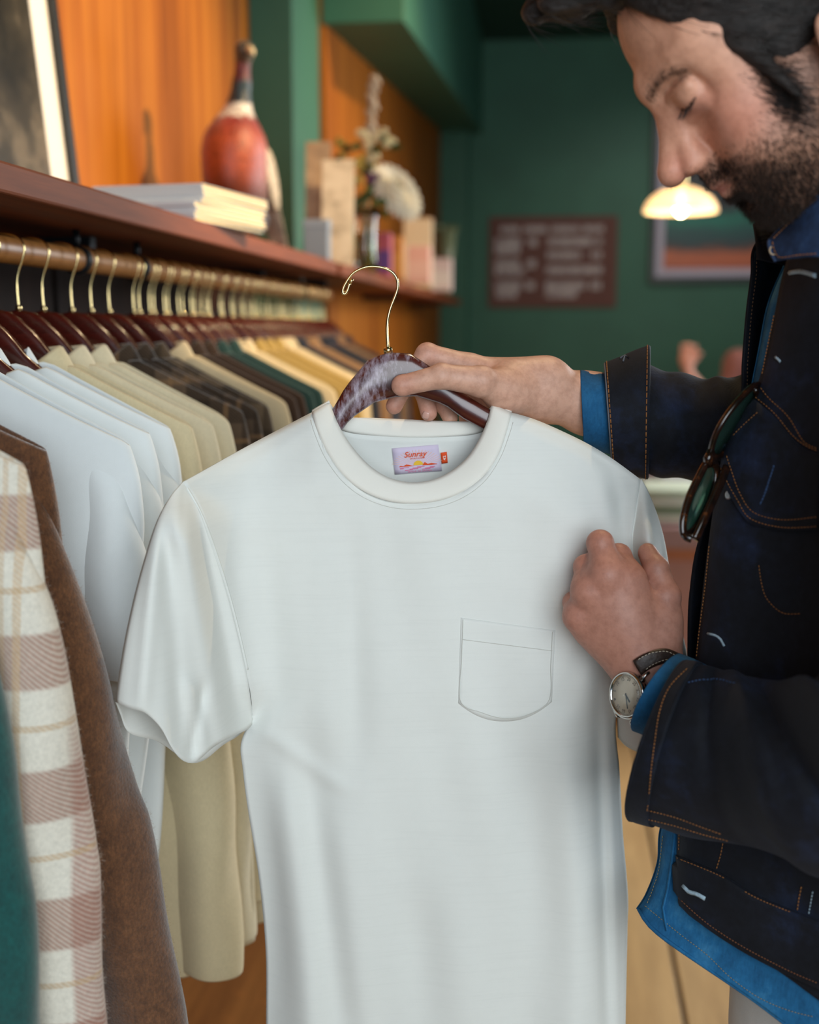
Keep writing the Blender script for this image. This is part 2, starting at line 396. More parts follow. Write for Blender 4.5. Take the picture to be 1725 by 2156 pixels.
MB().tube([(XR, -0.3, ZR), (XR, 3.06, ZR)], 0.0145, 20).build('rod', RODW, rail)
for yy in (0.4, 1.43, 1.645, 2.75):
    MB().tube([(XR, yy, ZB - 0.001), (XR, yy, ZR + 0.014)], 0.0045, 8).build('hanging_post', BLACKM, rail)
    MB().grid([[(XR + r * math.cos(a), yy + dy, ZR + r * math.sin(a)) for a in [2*math.pi*k/20 for k in range(20)]] for r, dy in ((0.0146, -.006), (0.018, -.006), (0.018, .006), (0.0146, .006), (0.0146, -.006))], True).build('ring', BLACKM, rail)

# ================================================================== hangers (origin = top of the wood, X along the arms)
HZ = [0, .02, .045, .06, .085, .12, .16, .20, .215]
HTOP = [0, -.004, -.026, -.045, -.066, -.089, -.112, -.133, -.141]
HBOT = [-.043, -.045, -.057, -.072, -.090, -.110, -.130, -.148, -.152]
def hanger_bar(mb, th=0.0065, fwd=0.004, xa=-.183, xb=.183):
    rows = []
    xs = [xa + i / 44 * (xb - xa) for i in range(45)]
    for x in xs:
        a = abs(x); zt, zb = interp(HZ, HTOP, a), interp(HZ, HBOT, a); c, h = (zt + zb) / 2, (zt - zb) / 2
        y = -fwd * (a / 0.215) ** 1.6; tk = th * (1 - 0.25 * (a / 0.215) ** 2)
        ring = []
        for k in range(14):
            an = 2 * math.pi * k / 14; cs, sn = math.cos(an), math.sin(an)
            ring.append((x, y + tk * math.copysign(abs(cs) ** 0.75, cs), c + h * math.copysign(abs(sn) ** 0.75, sn)))
        rows.append(ring)
    mb.grid(rows, True, True, True); return mb
HOOK = smooth_path([(0, 0, -.004), (-.0012, 0, .022), (.0012, 0, .038), (.0085, 0, .058), (.0070, 0, .0695), (-.002, 0, .0765), (-.018, 0, .0785), (-.032, 0, .0730), (-.040, 0, .0625), (-.0425, 0, .0560), (-.041, 0, .0535), (-.0385, 0, .0555), (-.0358, 0, .0632)], 5)
def make_hanger(label, group, loc=(0, 0, 0)):
    t = thing('coat_hanger', label, 'hanger', loc, group); o = Vector(loc)
    hanger_bar(MB()).xform(Matrix.Translation(o)).build('bar', MAHOG, t)
    MB().tube(HOOK, 0.00135, 8).xform(Matrix.Translation(o)).build('hook', BRASS, t)
    MB().lathe([(0.0035, -.002), (0.0035, .003), (.002, .0045)], seg=10).xform(Matrix.Translation(o)).build('collar', BRASS, t)
    return t

# ================================================================== garments on the rail
def garment(name, label, cat, y, m, style, seed, group=None, W=0.205, L=0.66, flare=0.24, T=0.021, sleeve=None, m2=None, mcollar=None, amp=0.008, neck=0.066, rot=0.0, xo=0.0, xl=.90, fl=0.0):
    r = random.Random(seed); root = thing(name, label, cat, (0, 0, 0), group)
    ph = [r.uniform(0, 6.28) for _ in range(8)]; fr = [r.uniform(10, 16), r.uniform(18, 30), r.uniform(5, 9)]
    nv, nu = 30, 52; rows = []
    for i in range(nv):
        v = i / (nv - 1); ring = []
        hw = interp([0, .06, .16, .5, 1], [W, W + .008, W + .012, W + .3 * (flare - W) + .005, flare], v)
        tt = interp([0, .05, .2, 1], [.0115, .6 * T + .006, T, T * 1.05], v)
        for k in range(nu):
            an = 2 * math.pi * k / nu; u = math.cos(an); s = math.sin(an); x = u * hw * (min(1, xl + .10) if u < 0 else 1)
            us = abs(u) * W; zt = interp([0, .03, .06, .085, .12, .16, .20, .215], [-.040, -.040, -.040, -.056, -.074, -.094, -.113, -.126], us)
            if us < neck:
                dip = (1 - (us / neck) ** 2) ** 0.5
                zt = (-.052 - ((.075 if style == 'tee' else .045) * dip if s < 0 else (.008 if style == 'tee' else .030) * dip))
            zb = -L + 0.006 * math.sin(fr[2] * x * 6 + ph[0])
            z = zt + (zb - zt) * v
            f = amp * sm(.02, .5, v) * (math.sin(fr[0] * x * 2 + ph[1] + 2.0 * v) + .6 * math.sin(fr[1] * x * 2 + ph[2] - 1.5 * v)) + .35 * amp * math.sin(9 * z + ph[3])
            yy = tt * math.copysign(abs(s) ** 0.75, s) + f * (1 - abs(u) ** 6)
            x += .006 * math.sin(14 * z + ph[4]) * v * abs(u)
            ring.append((x, yy, z))
        rows.append(ring)
    MB().grid(rows, True).build('body', m, root, solid=0.0022, sub=1)
    if style == 'tee':                           # ribbed neck band
        rows = []
        for q in range(5):
            ring = []
            for k in range(36):
                an = 2 * math.pi * k / 36; u = math.cos(an); s = math.sin(an); dip = (1 - u * u) ** .5
                z = -.050 - ((.075 if s < 0 else .008) * dip) + (q / 4) * .016 - .003; rr = (neck + .004) - .005 * q / 4 * 2
                ring.append((u * rr, s * .016 * (1 - .15 * q / 4), z))
            rows.append(ring)
        MB().grid(rows, True).build('neck_band', m, root, solid=.002, sub=1)
    elif style in ('shirt', 'jacket'):
        rows = []; prof = [(1.05, -.082), (1.02, -.060), (1.0, -.046), (1.08, -.042), (1.26, -.054), (1.42, -.074), (1.52, -.092)]
        for rr, zz in prof:
            ring = []
            for k in range(33):
                an = -math.pi / 2 + .10 + (2 * math.pi - .2) * k / 32; u = math.cos(an); s = math.sin(an); fr_ = max(0, -s)
                ring.append((u * .066 * rr, s * .020 * rr - .002, zz - .030 * fr_ ** 2 * (1 + (rr > 1.2) * .6) - .012 * abs(u) * (rr > 1.2) + .008 * abs(u)))
            rows.append(ring)
        MB().grid(rows).build('collar', mcollar or m, root, solid=.003, sub=1)
        MB().box((-.014, -T - .012, -L + .01), (.014, -T - .007, -.09)).build('placket', m, root, smooth=False, bevel=.002)
        for q in range(5):
            MB().lathe([(0.0055, 0), (0.0055, .002), (.003, .0025)], seg=10).xform(Matrix.Translation((0, -T - .012, -.12 - q * .1)) @ Matrix.Rotation(math.pi / 2, 4, 'X')).build('button', m2 or WHITEB, root)
    for sd in (-1, 1):
        xk = 1.0 if sd > 0 else xl
        if style == 'tee':
            path = [(.176, -.120), (.192, -.165), (.198, -.24), (.197, -.32)]; rad = [(.022, .008), (.030, .015), (.034, .021), (.037, .024)]
        else:
            s_ = sleeve or 1.0
            path = [(.172, -.120), (.188, -.19), (.198, -.29), (.205, -.40), (.211, -.50), (.215, -.60), (.216, -.50 - .14 * s_ - .03)]
            rad = [(.022, .008), (.040, .020), (.047, .028), (.045, .029), (.043, .029), (.040, .028), (.039, .028)]
        P = smooth_path([(a + fl * max(0, -.2 - c), 0, c) for a, c in path], 5); rows = []
        for i, p in enumerate(P):
            q = i / (len(P) - 1); rx = interp([j / (len(rad) - 1) for j in range(len(rad))], [a for a, _ in rad], q); ry = interp([j / (len(rad) - 1) for j in range(len(rad))], [c for _, c in rad], q)
            ring = []
            for k in range(22):
                an = 2 * math.pi * k / 22
                wob = 1 + .07 * math.sin(3 * an + ph[5] + 9 * q) * sm(0, .3, q) + .05 * math.sin(24 * q + ph[6] + 2 * an)
                tx = .35 * max(0, .3 - q)
                ring.append((sd * xk * (p.x - .012 + rx * wob * math.cos(an)), -.004 + ry * wob * math.sin(an) * (.5 + .5 * sm(-1, .4, math.cos(an))), p.z + .4 * rx * math.cos(an) * (-1 if q < .5 else -.2)))
            rows.append(ring)
        so = MB().grid(rows, True).build('sleeve', m, root, solid=.0022, sub=1)
        if style == 'shirt':
            e = P[-1]; rows = []
            for z in (.075, .045, .02, -.004):
                rows.append([(sd * xk * (e.x - .012 + .043 * math.cos(a)), -.006 + .031 * math.sin(a), e.z + z - .2 * .04 * math.cos(a)) for a in [2*math.pi*k/22 for k in range(22)]])
            MB().grid(rows, True).build('cuff', m, so, solid=.003)
    root.location = (XR + .018 + xo, y, ZR + .0145 + .0015 - .0785); root.rotation_euler = (0, 0, rot)
    return root
# ================================================================== cloth of the rail
def plaid(name, base, bands, scale, rough=0.95, sheen=0.3, twill=0.25):
    """a woven check: bands of (axis, period, centre, width, colour, strength)"""
    t = NT(name); tc = t.add('ShaderNodeTexCoord'); sp = t.add('ShaderNodeSeparateXYZ'); t.link(tc, 'Object', sp, 'Vector')
    col = t.add('ShaderNodeRGB'); col.outputs[0].default_value = lin(base); cur = col.outputs[0]
    tw = t.add('ShaderNodeMath', operation='ADD'); t.link(sp, 'X', tw, 0); t.link(sp, 'Z', tw, 1)
    tm = t.add('ShaderNodeMath', operation='MULTIPLY'); t.link(tw, 0, tm, 0); tm.inputs[1].default_value = 1500.0
    ts = t.add('ShaderNodeMath', operation='SINE'); t.link(tm, 0, ts, 0)
    for ax, per, cen, wid, c, st in bands:
        a = t.add('ShaderNodeMath', operation='MULTIPLY_ADD'); t.link(sp, ax, a, 0); a.inputs[1].default_value = 1 / per; a.inputs[2].default_value = cen
        f = t.add('ShaderNodeMath', operation='FRACT'); t.link(a, 0, f, 0)
        s1 = t.add('ShaderNodeMath', operation='SUBTRACT'); t.link(f, 0, s1, 0); s1.inputs[1].default_value = 0.5
        ab = t.add('ShaderNodeMath', operation='ABSOLUTE'); t.link(s1, 0, ab, 0)
        mr = t.add('ShaderNodeMapRange'); mr.inputs['From Min'].default_value = wid / per / 2 * 1.08; mr.inputs['From Max'].default_value = wid / per / 2 * 0.92
        mr.inputs['To Min'].default_value = 0; mr.inputs['To Max'].default_value = st; t.link(ab, 0, mr, 'Value')
        m2 = t.add('ShaderNodeMath', operation='MULTIPLY_ADD'); t.link(ts, 0, m2, 0); m2.inputs[1].default_value = twill; m2.inputs[2].default_value = 1 - twill
        m3 = t.add('ShaderNodeMath', operation='MULTIPLY'); t.link(m2, 0, m3, 0); t.link(mr, 'Result', m3, 1)
        cur = t.mix(m3.outputs[0], cur, lin(c))
    n = t.noise(t.coord(), 300, 4, 0.7); r = t.ramp(n, 'Fac', [(0.3, (.8, .8, .8, 1)), (0.65, (1, 1, 1, 1))])
    t.l.new(t.mix(1.0, cur, r.outputs['Color'], 'MULTIPLY'), t.b.inputs['Base Color'])
    t.b.inputs['Roughness'].default_value = rough; t.b.inputs['Sheen Weight'].default_value = sheen; t.b.inputs['Specular IOR Level'].default_value = 0.15
    t.bump(n, 'Fac', 0.5, 0.001); return t.m
PLAID_W = plaid('flannel_pink_check', '#e6dfd0', [('X', .115, .12, .045, '#b08578', .85), ('Z', .105, .1, .042, '#a0705f', .82), ('X', .115, .60, .006, '#cfae86', .7), ('Z', .105, .58, .005, '#c8a67c', .7), ('X', .115, .70, .004, '#cfae86', .6)], 1)
PLAID_D = plaid('flannel_brown_check', '#5a4a3c', [('X', .07, .1, .030, '#1d1612', .8), ('Z', .075, .2, .030, '#1d1612', .75), ('X', .07, .6, .006, '#8a6a4a', .6), ('Z', .075, .7, .006, '#8a6a4a', .6)], 1)
PLAID_G = plaid('flannel_grey_check', '#6a5a48', [('X', .055, .3, .022, '#2a221c', .75), ('Z', .06, .4, .024, '#2a221c', .7)], 1)
BROWNWOOL = fabric('brown_wool', '#7d5130', 0.95, 420, 0.9, fibre=0.55, sheen=0.5, hex2='#5f3a20')
TEALWOOL = fabric('teal_wool', '#0e5a55', 0.95, 420, 0.7, fibre=0.4, sheen=0.4, hex2='#0a4644')
WHITEJ = fabric('white_jersey', '#dfe4e4', 0.9, 1300, 0.12, blotch=.03, fold=.12)
CREAM = fabric('cream_wool', '#d8c9a4', 0.92, 700, 0.35, blotch=.06, fold=.1, fibre=.10)
CREAM2 = fabric('ivory_wool', '#ddd2b4', 0.92, 700, 0.35, blotch=.06, fold=.1, fibre=.10)
OATMEAL = fabric('oatmeal_cotton', '#cdbd9c', 0.92, 700, 0.3, fold=.15)
DKBROWN = fabric('dark_brown_cotton', '#33231b', 0.9, 700, 0.3, fold=.15)
DKTEAL = fabric('dark_teal_cotton', '#17393a', 0.9, 700, 0.3, fold=.15)
KHAKI = fabric('khaki_cotton', '#a48a4e', 0.9, 700, 0.3, fold=.15)
NAVY = fabric('navy_cotton', '#1c2130', 0.9, 700, 0.3, fold=.15)
TAN = fabric('tan_corduroy', '#8a6a4c', 0.9, 500, 0.5)
GREYW = fabric('grey_wool', '#6a6862', 0.92, 500, 0.4, fibre=.3)
REDTAG = plain('red_tag', '#d8342a', 0.6)

RAIL = [
    # name, label, category, y, material, style, extras
    ('wool_sweater', 'deep teal wool sweater hanging just behind the pink and white checked flannel', 'sweater', .735, TEALWOOL, 'jacket', dict(W=.190, flare=.22, L=.85, xo=-.028, sleeve=1.8, fl=.02)),
    ('flannel_shirt', 'fuzzy white flannel shirt with pink brown checks at the near end of the rail', 'shirt', .79, PLAID_W, 'shirt', dict(W=.200, L=.80, flare=.215, sleeve=1.7, T=.019, amp=.018)),
    ('wool_coat', 'fuzzy chestnut brown wool coat beside the pink checked flannel', 'coat', .875, BROWNWOOL, 'jacket', dict(W=.196, L=.85, flare=.325, sleeve=1.6, T=.024, xo=-.020, xl=.62, fl=.13)),
    ('tee_shirt', 'white tee mostly covered by the chestnut coat, only its collar edge showing', 'shirt', .985, WHITEJ, 'tee', dict(flare=.168, L=.56)),
    ('tee_shirt', 'white tee with red neck tag hanging right behind the chestnut wool coat', 'shirt', 1.045, WHITEJ, 'tee', dict(W=.200, L=.56, flare=.168)),
    ('tee_shirt', 'white tee with red neck tag tucked against the front cream overshirt', 'shirt', 1.105, WHITEJ, 'tee', dict(W=.200, flare=.168, L=.56)),
    ('overshirt', 'cream wool overshirt hung frontmost of the three with long loose sleeve', 'jacket', 1.165, CREAM, 'jacket', dict(W=.205, L=.70, flare=.24, sleeve=1.2)),
    ('overshirt', 'cream wool overshirt hung in the middle of the three', 'jacket', 1.222, CREAM2, 'jacket', dict(W=.208, L=.70, flare=.245, sleeve=1.15)),
    ('overshirt', 'cream wool overshirt with high pointed collar beside the brown checked shirts', 'jacket', 1.285, CREAM2, 'jacket', dict(W=.210, L=.71, flare=.25)),
    ('flannel_shirt', 'dark brown checked flannel shirt next to the cream overshirts', 'shirt', 1.365, PLAID_D, 'shirt', dict(W=.203)),
    ('flannel_shirt', 'dark brown checked flannel shirt between two others alike', 'shirt', 1.425, PLAID_D, 'shirt', dict(W=.206)),
    ('flannel_shirt', 'grey brown checked flannel shirt beside the oatmeal shirt', 'shirt', 1.485, PLAID_G, 'shirt', dict(W=.206)),
    ('cotton_shirt', 'pale oatmeal shirt with a lit collar among dark shirts', 'shirt', 1.575, OATMEAL, 'shirt', dict(W=.208)),
    ('cotton_shirt', 'dark brown shirt just behind the pale oatmeal one', 'shirt', 1.64, DKBROWN, 'shirt', dict()),
    ('cotton_shirt', 'dark brown shirt in front of the dark teal shirts', 'shirt', 1.705, DKBROWN, 'shirt', dict()),
    ('cotton_shirt', 'dark teal shirt nearer of the pair on the rail', 'shirt', 1.77, DKTEAL, 'shirt', dict()),
    ('cotton_shirt', 'dark teal shirt farther of the pair, beside a cream shirt', 'shirt', 1.835, DKTEAL, 'shirt', dict()),
    ('cotton_shirt', 'cream shirt between the dark teal and khaki shirts', 'shirt', 1.92, OATMEAL, 'shirt', dict(W=.21)),
    ('cotton_shirt', 'khaki olive shirt beside the cream shirt', 'shirt', 2.00, KHAKI, 'shirt', dict(W=.21)),
    ('cotton_shirt', 'khaki olive shirt in the middle of the khaki ones', 'shirt', 2.07, KHAKI, 'shirt', dict(W=.21)),
    ('cotton_shirt', 'khaki olive shirt nearest the white shirt at the far end', 'shirt', 2.14, KHAKI, 'shirt', dict(W=.21)),
    ('cotton_shirt', 'small white shirt glimpsed behind the khaki ones', 'shirt', 2.22, OATMEAL, 'shirt', dict(W=.21)),
    ('cotton_shirt', 'navy shirt near the far end of the rail', 'shirt', 2.34, NAVY, 'shirt', dict(W=.212)),
    ('cotton_jacket', 'tan brown jacket hung last but for the end of the rail', 'jacket', 2.46, TAN, 'jacket', dict(W=.215)),
    ('cotton_shirt', 'dark navy shirt at the very end of the rail', 'shirt', 2.62, NAVY, 'shirt', dict(W=.212)),
]
HY = []
for i, (nm, lab, cat, y, m, st, ex) in enumerate(RAIL):
    g = garment(nm, lab, cat, y, m, st, 11 + i, rot=rnd.uniform(-.03, .03), **ex); HY.append((y, g, lab))
    if st == 'tee':
        tg = MB().box((.046, -.004, -.078), (.058, -.003, -.056)).build('size_tag', REDTAG, g, smooth=False); tg['label'] = 'red size tag at the neck'
    h = make_hanger('glossy dark wood hanger carrying the ' + {
        0: 'teal sweater', 1: 'pink checked flannel', 2: 'chestnut wool coat', 3: 'mostly hidden white tee', 4: 'white tee behind the chestnut coat', 5: 'white tee against the cream overshirts',
        6: 'frontmost cream overshirt', 7: 'middle cream overshirt', 8: 'cream overshirt with high pointed collar', 9: 'first brown checked flannel', 10: 'second brown checked flannel', 11: 'grey brown checked flannel',
        12: 'pale oatmeal shirt', 13: 'first plain dark brown shirt', 14: 'second plain dark brown shirt', 15: 'nearer dark teal shirt', 16: 'farther dark teal shirt', 17: 'cream shirt beyond the teal ones', 18: 'first khaki shirt',
        19: 'middle khaki shirt', 20: 'last khaki shirt', 21: 'small white shirt', 22: 'near navy shirt', 23: 'tan jacket', 24: 'navy shirt at the rail end'}[i], 'hangers on the wooden rail') if i == 0 else copy_tree(H0)
    if i == 0: H0 = h
    else: h['label'] = {1: 'glossy dark wood hanger carrying the pink checked flannel', 2: 'glossy dark wood hanger carrying the chestnut wool coat', 3: 'dark wood hanger carrying the mostly hidden white tee', 4: 'dark wood hanger in the white tee behind the chestnut coat', 5: 'dark wood hanger in the white tee against the cream overshirts',
        6: 'dark wood hanger holding the frontmost cream overshirt', 7: 'dark wood hanger holding the middle cream overshirt', 8: 'dark wood hanger holding the high collared cream overshirt', 9: 'dark wood hanger in the brown checked flannel next to the cream overshirts', 10: 'dark wood hanger in the brown checked flannel between two alike', 11: 'dark wood hanger in the grey brown checked flannel',
        12: 'dark wood hanger in the pale oatmeal shirt', 13: 'dark wood hanger in the dark brown shirt behind the oatmeal one', 14: 'dark wood hanger in the dark brown shirt before the teal ones', 15: 'dark wood hanger in the nearer dark teal shirt', 16: 'dark wood hanger in the farther dark teal shirt', 17: 'dark wood hanger in the cream shirt beyond the teal ones', 18: 'dark wood hanger in the khaki shirt beside the cream one',
        19: 'dark wood hanger in the middle khaki shirt', 20: 'dark wood hanger in the last khaki shirt', 21: 'dark wood hanger in the small white shirt', 22: 'dark wood hanger in the near navy shirt', 23: 'dark wood hanger in the tan jacket', 24: 'dark wood hanger in the navy shirt at the rail end'}[i]
    h.location = g.location; h.rotation_euler = g.rotation_euler
# the tight run of further clothes on hangers between the ones above (nothing tells them apart in the photo)
taken = [q_[0] for q_ in HY]; y = 1.60
while y < 2.97:
    if min(abs(y - q_) for q_ in taken) > 0.021:
        k = min(range(len(HY)), key=lambda i: abs(HY[i][0] - y)); k = max(13, k)
        if y > 2.66: k = 24 if int(y * 50) % 2 else 23
        g = copy_tree(HY[k][1]); h = copy_tree(H0)
        for o_ in (g, h):
            o_.location = (XR + .018 + rnd.uniform(-.004, .0), y, ZR + .0145 + .0015 - .0785); o_.rotation_euler = (0, 0, rnd.uniform(-.04, .04))
        g.location.x -= .006; g.location.z -= .001; g.scale = (1, .5, 1)
        base_ = {'cotton_shirt': 'shirt', 'cotton_jacket': 'jacket'}[g.name.split('.')[0]]
        cl = HY[k][1].children[0].data.materials[0].name.replace('_cotton', '').replace('_corduroy', '').replace('_', ' ')
        g['label'] = cl + ' ' + base_ + ' squeezed among its like on the crowded rail'; g['group'] = cl + ' clothes squeezed on the rail'
        h['label'] = 'brass hooked wooden hanger in the crowded far run of the rail'; h['group'] = 'hangers in the crowded far run'
        y += .034
    else: y += .008

# ================================================================== things on the shelves
PAPER = plain('page_edges', '#dcc592', 0.85, noise=.12, nscale=400, stretch=(.05, .05, 3))
COVER = plain('magazine_cover', '#c9cacc', 0.55)
bc = at_y(417, 462, 1.66); bc.z = ZT
lw = ['topmost cream magazine of the stack on the long shelf', 'second magazine from the top of the shelf stack', 'third magazine from the top of the shelf stack', 'fourth magazine from the top of the shelf stack',
      'fourth magazine from the bottom of the shelf stack', 'third magazine from the bottom of the shelf stack', 'second magazine from the bottom of the shelf stack', 'bottom magazine of the stack resting on the long shelf']
for i in range(8):
    z0 = ZT + .0065 * i + .0002; off = (0.012 if i >= 4 else -.006) + rnd.uniform(-.003, .003)
    rz = math.radians(-9 + (1.5 if i >= 4 else 0) + rnd.uniform(-.8, .8))
    t = thing('magazine', lw[7 - i], 'magazine', (bc.x, bc.y + off, z0), 'magazines stacked on the long shelf')
    M = Matrix.Translation((bc.x + off * .3, bc.y + off, z0)) @ Matrix.Rotation(rz, 4, 'Z')
    MB().box((-.168, .002, .0008), (-.001, .248, .0056)).xform(M).build('pages', PAPER, t, smooth=False)
    MB().box((-.170, 0, 0), (.0005, .25, .0008)).box((-.170, 0, .0056), (.0005, .25, .0063)).box((-.170, -.0005, .0002), (.0005, .001, .0062)).xform(M).build('cover', COVER, t, smooth=False)

# pheasant ----------------------------------------------------------
def pheasant():
    base = at_y(500, 540, 2.45); base.z = ZT
    t = thing('stuffed_pheasant', 'stuffed cock pheasant with copper breast and white neck ring behind the magazines', 'pheasant', base)
    f = Field((-.11, -.2, -.02), (.14, .16, .48), .004)
    f.ell((0, 0, .165), (.066, .092, .100), .02).ell((.004, -.016, .215), (.058, .066, .062), .03).ell((-.008, .05, .13), (.054, .08, .06), .03)
    f.cone((.010, -.018, .255), (.022, -.022, .335), .034, .0165, .022).cone((.022, -.022, .335), (.026, -.026, .375), .0165, .015, .012)
    f.ell((.032, -.032, .394), (.021, .024, .019), .012)
    f.cone((-.03, .03, .07), (-.03, .01, .05), .030, .014, .02).cone((.03, .03, .07), (.03, .01, .05), .030, .014, .02)
    vs_, fs_ = f.mesh()
    m = NT('pheasant_plumage'); tc = m.add('ShaderNodeTexCoord'); sp = m.add('ShaderNodeSeparateXYZ'); m.link(tc, 'Object', sp, 'Vector')
    n = m.noise(m.coord((1, 1, .6)), 90, 4, .6); ma = m.add('ShaderNodeMath', operation='MULTIPLY_ADD'); m.link(n, 'Fac', ma, 0); ma.inputs[1].default_value = .035; m.link(sp, 'Z', ma, 2)
    mr = m.add('ShaderNodeMapRange'); mr.inputs['From Min'].default_value = 0.0; mr.inputs['From Max'].default_value = .44; m.link(ma, 0, mr, 'Value')
    s_ = [(0, '#2a1408'), (.24, '#2e160a'), (.34, '#6e2c10'), (.46, '#a8431a'), (.58, '#b04a22'), (.70, '#8a2a2c'), (.715, '#ddd6cc'), (.765, '#e0dad2'), (.78, '#10222e'), (.87, '#123038'), (.90, '#5c1218'), (.95, '#6a1a18'), (.985, '#4a4030')]
    r = m.ramp(mr, 'Result', [(p, lin(c)) for p, c in s_]); n2 = m.noise(m.coord(), 150, 3, .6); r2 = m.ramp(n2, 'Fac', [(.35, (.45, .38, .34, 1)), (.6, (1, 1, 1, 1))])
    m.l.new(m.mix(1.0, r.outputs['Color'], r2.outputs['Color'], 'MULTIPLY'), m.b.inputs['Base Color']); m.b.inputs['Roughness'].default_value = .42; m.b.inputs['Sheen Weight'].default_value = .2
    m.bump(n2, 'Fac', .6, .003)
    o = Vector(base); mb = MB().raw([tuple(Vector(p) + o) for p in vs_], [tuple(q) for q in fs_]); body = mb.build('body', m.m, t, fixn=False)
    BEAK = plain('beak_horn', '#d8c8a0', .5); LEG = plain('bird_leg', '#6a5a48', .6)
    MB().tube([o + Vector(p) for p in ((.044, -.048, .394), (.054, -.058, .388), (.058, -.062, .378))], [.0075, .005, .0015], 10).build('beak', BEAK, body)
    MB().ball(o + Vector((.047, -.034, .400)), .0042).build('eye', plain('bird_eye', '#100c08', .1), body)
    MB().ball(o + Vector((.030, -.052, .400)), .0042).build('eye', plain('bird_eye', '#100c08', .1), body)
    mt = plain('tail_feather', '#b8aa94', .6, noise=.4, nscale=60)
    for k in range(4):
        a = -.015 + .012 * k; rows = []
        for q in range(9):
            u = q / 8; c = o + Vector((.035 + a + .02 * u, .07 + .10 * u, .16 - .15 * u - .01 * k)); wd = .012 * (1 - .8 * u)
            rows.append([c + Vector((-wd, 0, 0)), c + Vector((0, .002, .003)), c + Vector((wd, 0, 0))])
        MB().grid(rows).build('tail_feather', mt, t, solid=.0015)
    wing = plain('wing_feathers', '#b8a890', .6, noise=.5, nscale=80)
    for sd in (-1, 1):
        rows = []
        for q in range(10):
            u = q / 9; ring = []
            for k in range(12):
                an = 2 * math.pi * k / 12; s = math.sin(math.pi * min(.98, max(.04, u))) ** .6
                ring.append(o + Vector((sd * (.060 + .010 * math.cos(an) * s + .004), .0 + .13 * u - .02 + .01 * math.sin(an) * s, .205 - .10 * u + .042 * s * math.sin(an))))
            rows.append(ring)
        MB().grid(rows, True, True, True).build('wing', wing, t)
        MB().tube([o + Vector(p) for p in ((sd * .03, .012, .055), (sd * .032, .008, .02), (sd * .034, .0, .006))], .0045, 8).build('leg', LEG, t)
        for ta in (-.5, 0, .5):
            MB().tube([o + Vector((sd * .034, 0, .005)), o + Vector((sd * .034 + .03 * math.sin(ta), -.034 * math.cos(ta), .004))], [.0035, .002], 6).build('toe', LEG, t)
pheasant()

# leaning framed photograph at the left
def lean_frame():
    t = thing('picture_frame', 'black framed dark photograph with white mat leaning on the long shelf', 'picture', (XW + .03, 1.6, ZT))
    y0, y1, H = 1.28, 1.875, .62; M = Matrix.Translation((XW + .075, 0, ZT + .001)) @ Matrix.Rotation(math.radians(-5.2), 4, 'Y')
    fr = MB(); w_ = .016
    for lo, hi in (((0, y0, 0), (.022, y1, w_)), ((0, y0, H - w_), (.022, y1, H)), ((0, y0, w_), (.022, y0 + w_, H - w_)), ((0, y1 - w_, w_), (.022, y1, H - w_))): fr.box(lo, hi)
    fr.xform(M).build('frame', BLACKF, t, smooth=False, bevel=.002)
    MB().box((.004, y0 + w_, w_), (.010, y1 - w_, H - w_)).xform(M).build('mat', WHITEB, t, smooth=False)
    n = NT('dark_photograph'); q = n.noise(n.coord(), 6, 5, .6); r = n.ramp(q, 'Fac', [(.3, lin('#15130f')), (.5, lin('#3a342a')), (.62, lin('#6b6152')), (.75, lin('#1c1a16'))]); n.link(r, 'Color', n.b, 'Base Color'); n.b.inputs['Roughness'].default_value = .3
    MB().box((.0101, y0 + .085, .07), (.0108, y1 - .085, H - .09)).xform(M).build('print', n.m, t, smooth=False)
    g = NT('frame_glass'); tr = g.add('ShaderNodeBsdfTransparent'); gs = g.add('ShaderNodeBsdfGlossy'); gs.inputs['Roughness'].default_value = .03; mx = g.add('ShaderNodeMixShader'); mx.inputs[0].default_value = .06
    g.l.new(tr.outputs[0], mx.inputs[1]); g.l.new(gs.outputs[0], mx.inputs[2]); g.l.new(mx.outputs[0], g.n['Material Output'].inputs['Surface'])
    MB().box((.0150, y0 + w_, w_), (.0165, y1 - w_, H - w_)).xform(M).build('glass', g.m, t, smooth=False)
lean_frame()

# cards, flowers, packets ------------------------------------------
def card(name, label, cat, px0, px1, py0, py1, y, m, th=.003, tilt=0.0, dx=0.0):
    a = at_y(px0, py1, y); bb = at_y(px1, py0, y); z0 = ZT; H = bb.z - z0
    t = thing(name, label, cat, ((a.x + bb.x) / 2, y, z0))
    M = Matrix.Translation((0, y, z0)) @ Matrix.Rotation(-tilt, 4, 'X')
    MB().box((a.x, 0, 0.0005), (bb.x, th, H)).xform(M).build('board', m, t, smooth=False, bevel=min(.002, th * .3)); return t, a, bb, M, H
def printed(name, stops, scale=8):
    n = NT(name); q = n.noise(n.coord((1, 1, 1)), scale, 3, .6); r = n.ramp(q, 'Fac', [(p, lin(c)) for p, c in stops]); n.link(r, 'Color', n.b, 'Base Color'); n.b.inputs['Roughness'].default_value = .6; return n.m
card('postcard', 'tall tan picture card propped behind the blue grey box', 'card', 642, 692, 292, 545, 2.96, printed('tan_print', [(.3, '#8a7660'), (.5, '#a58d70'), (.7, '#c0a888')], 14), tilt=.10)
card('postcard', 'cream and grey photo card propped beside the flower vase', 'card', 676, 742, 330, 560, 2.90, printed('cream_print', [(.3, '#8f8470'), (.45, '#cfc3ac'), (.6, '#ddd2bc'), (.75, '#a0937c')], 16), tilt=.12)
t, a, bb, M, H = card('gift_box', 'small blue grey box standing at the end of the long shelf', 'box', 640, 690, 462, 552, 2.66, plain('blue_grey_card', '#7e8896', .7), th=.04)
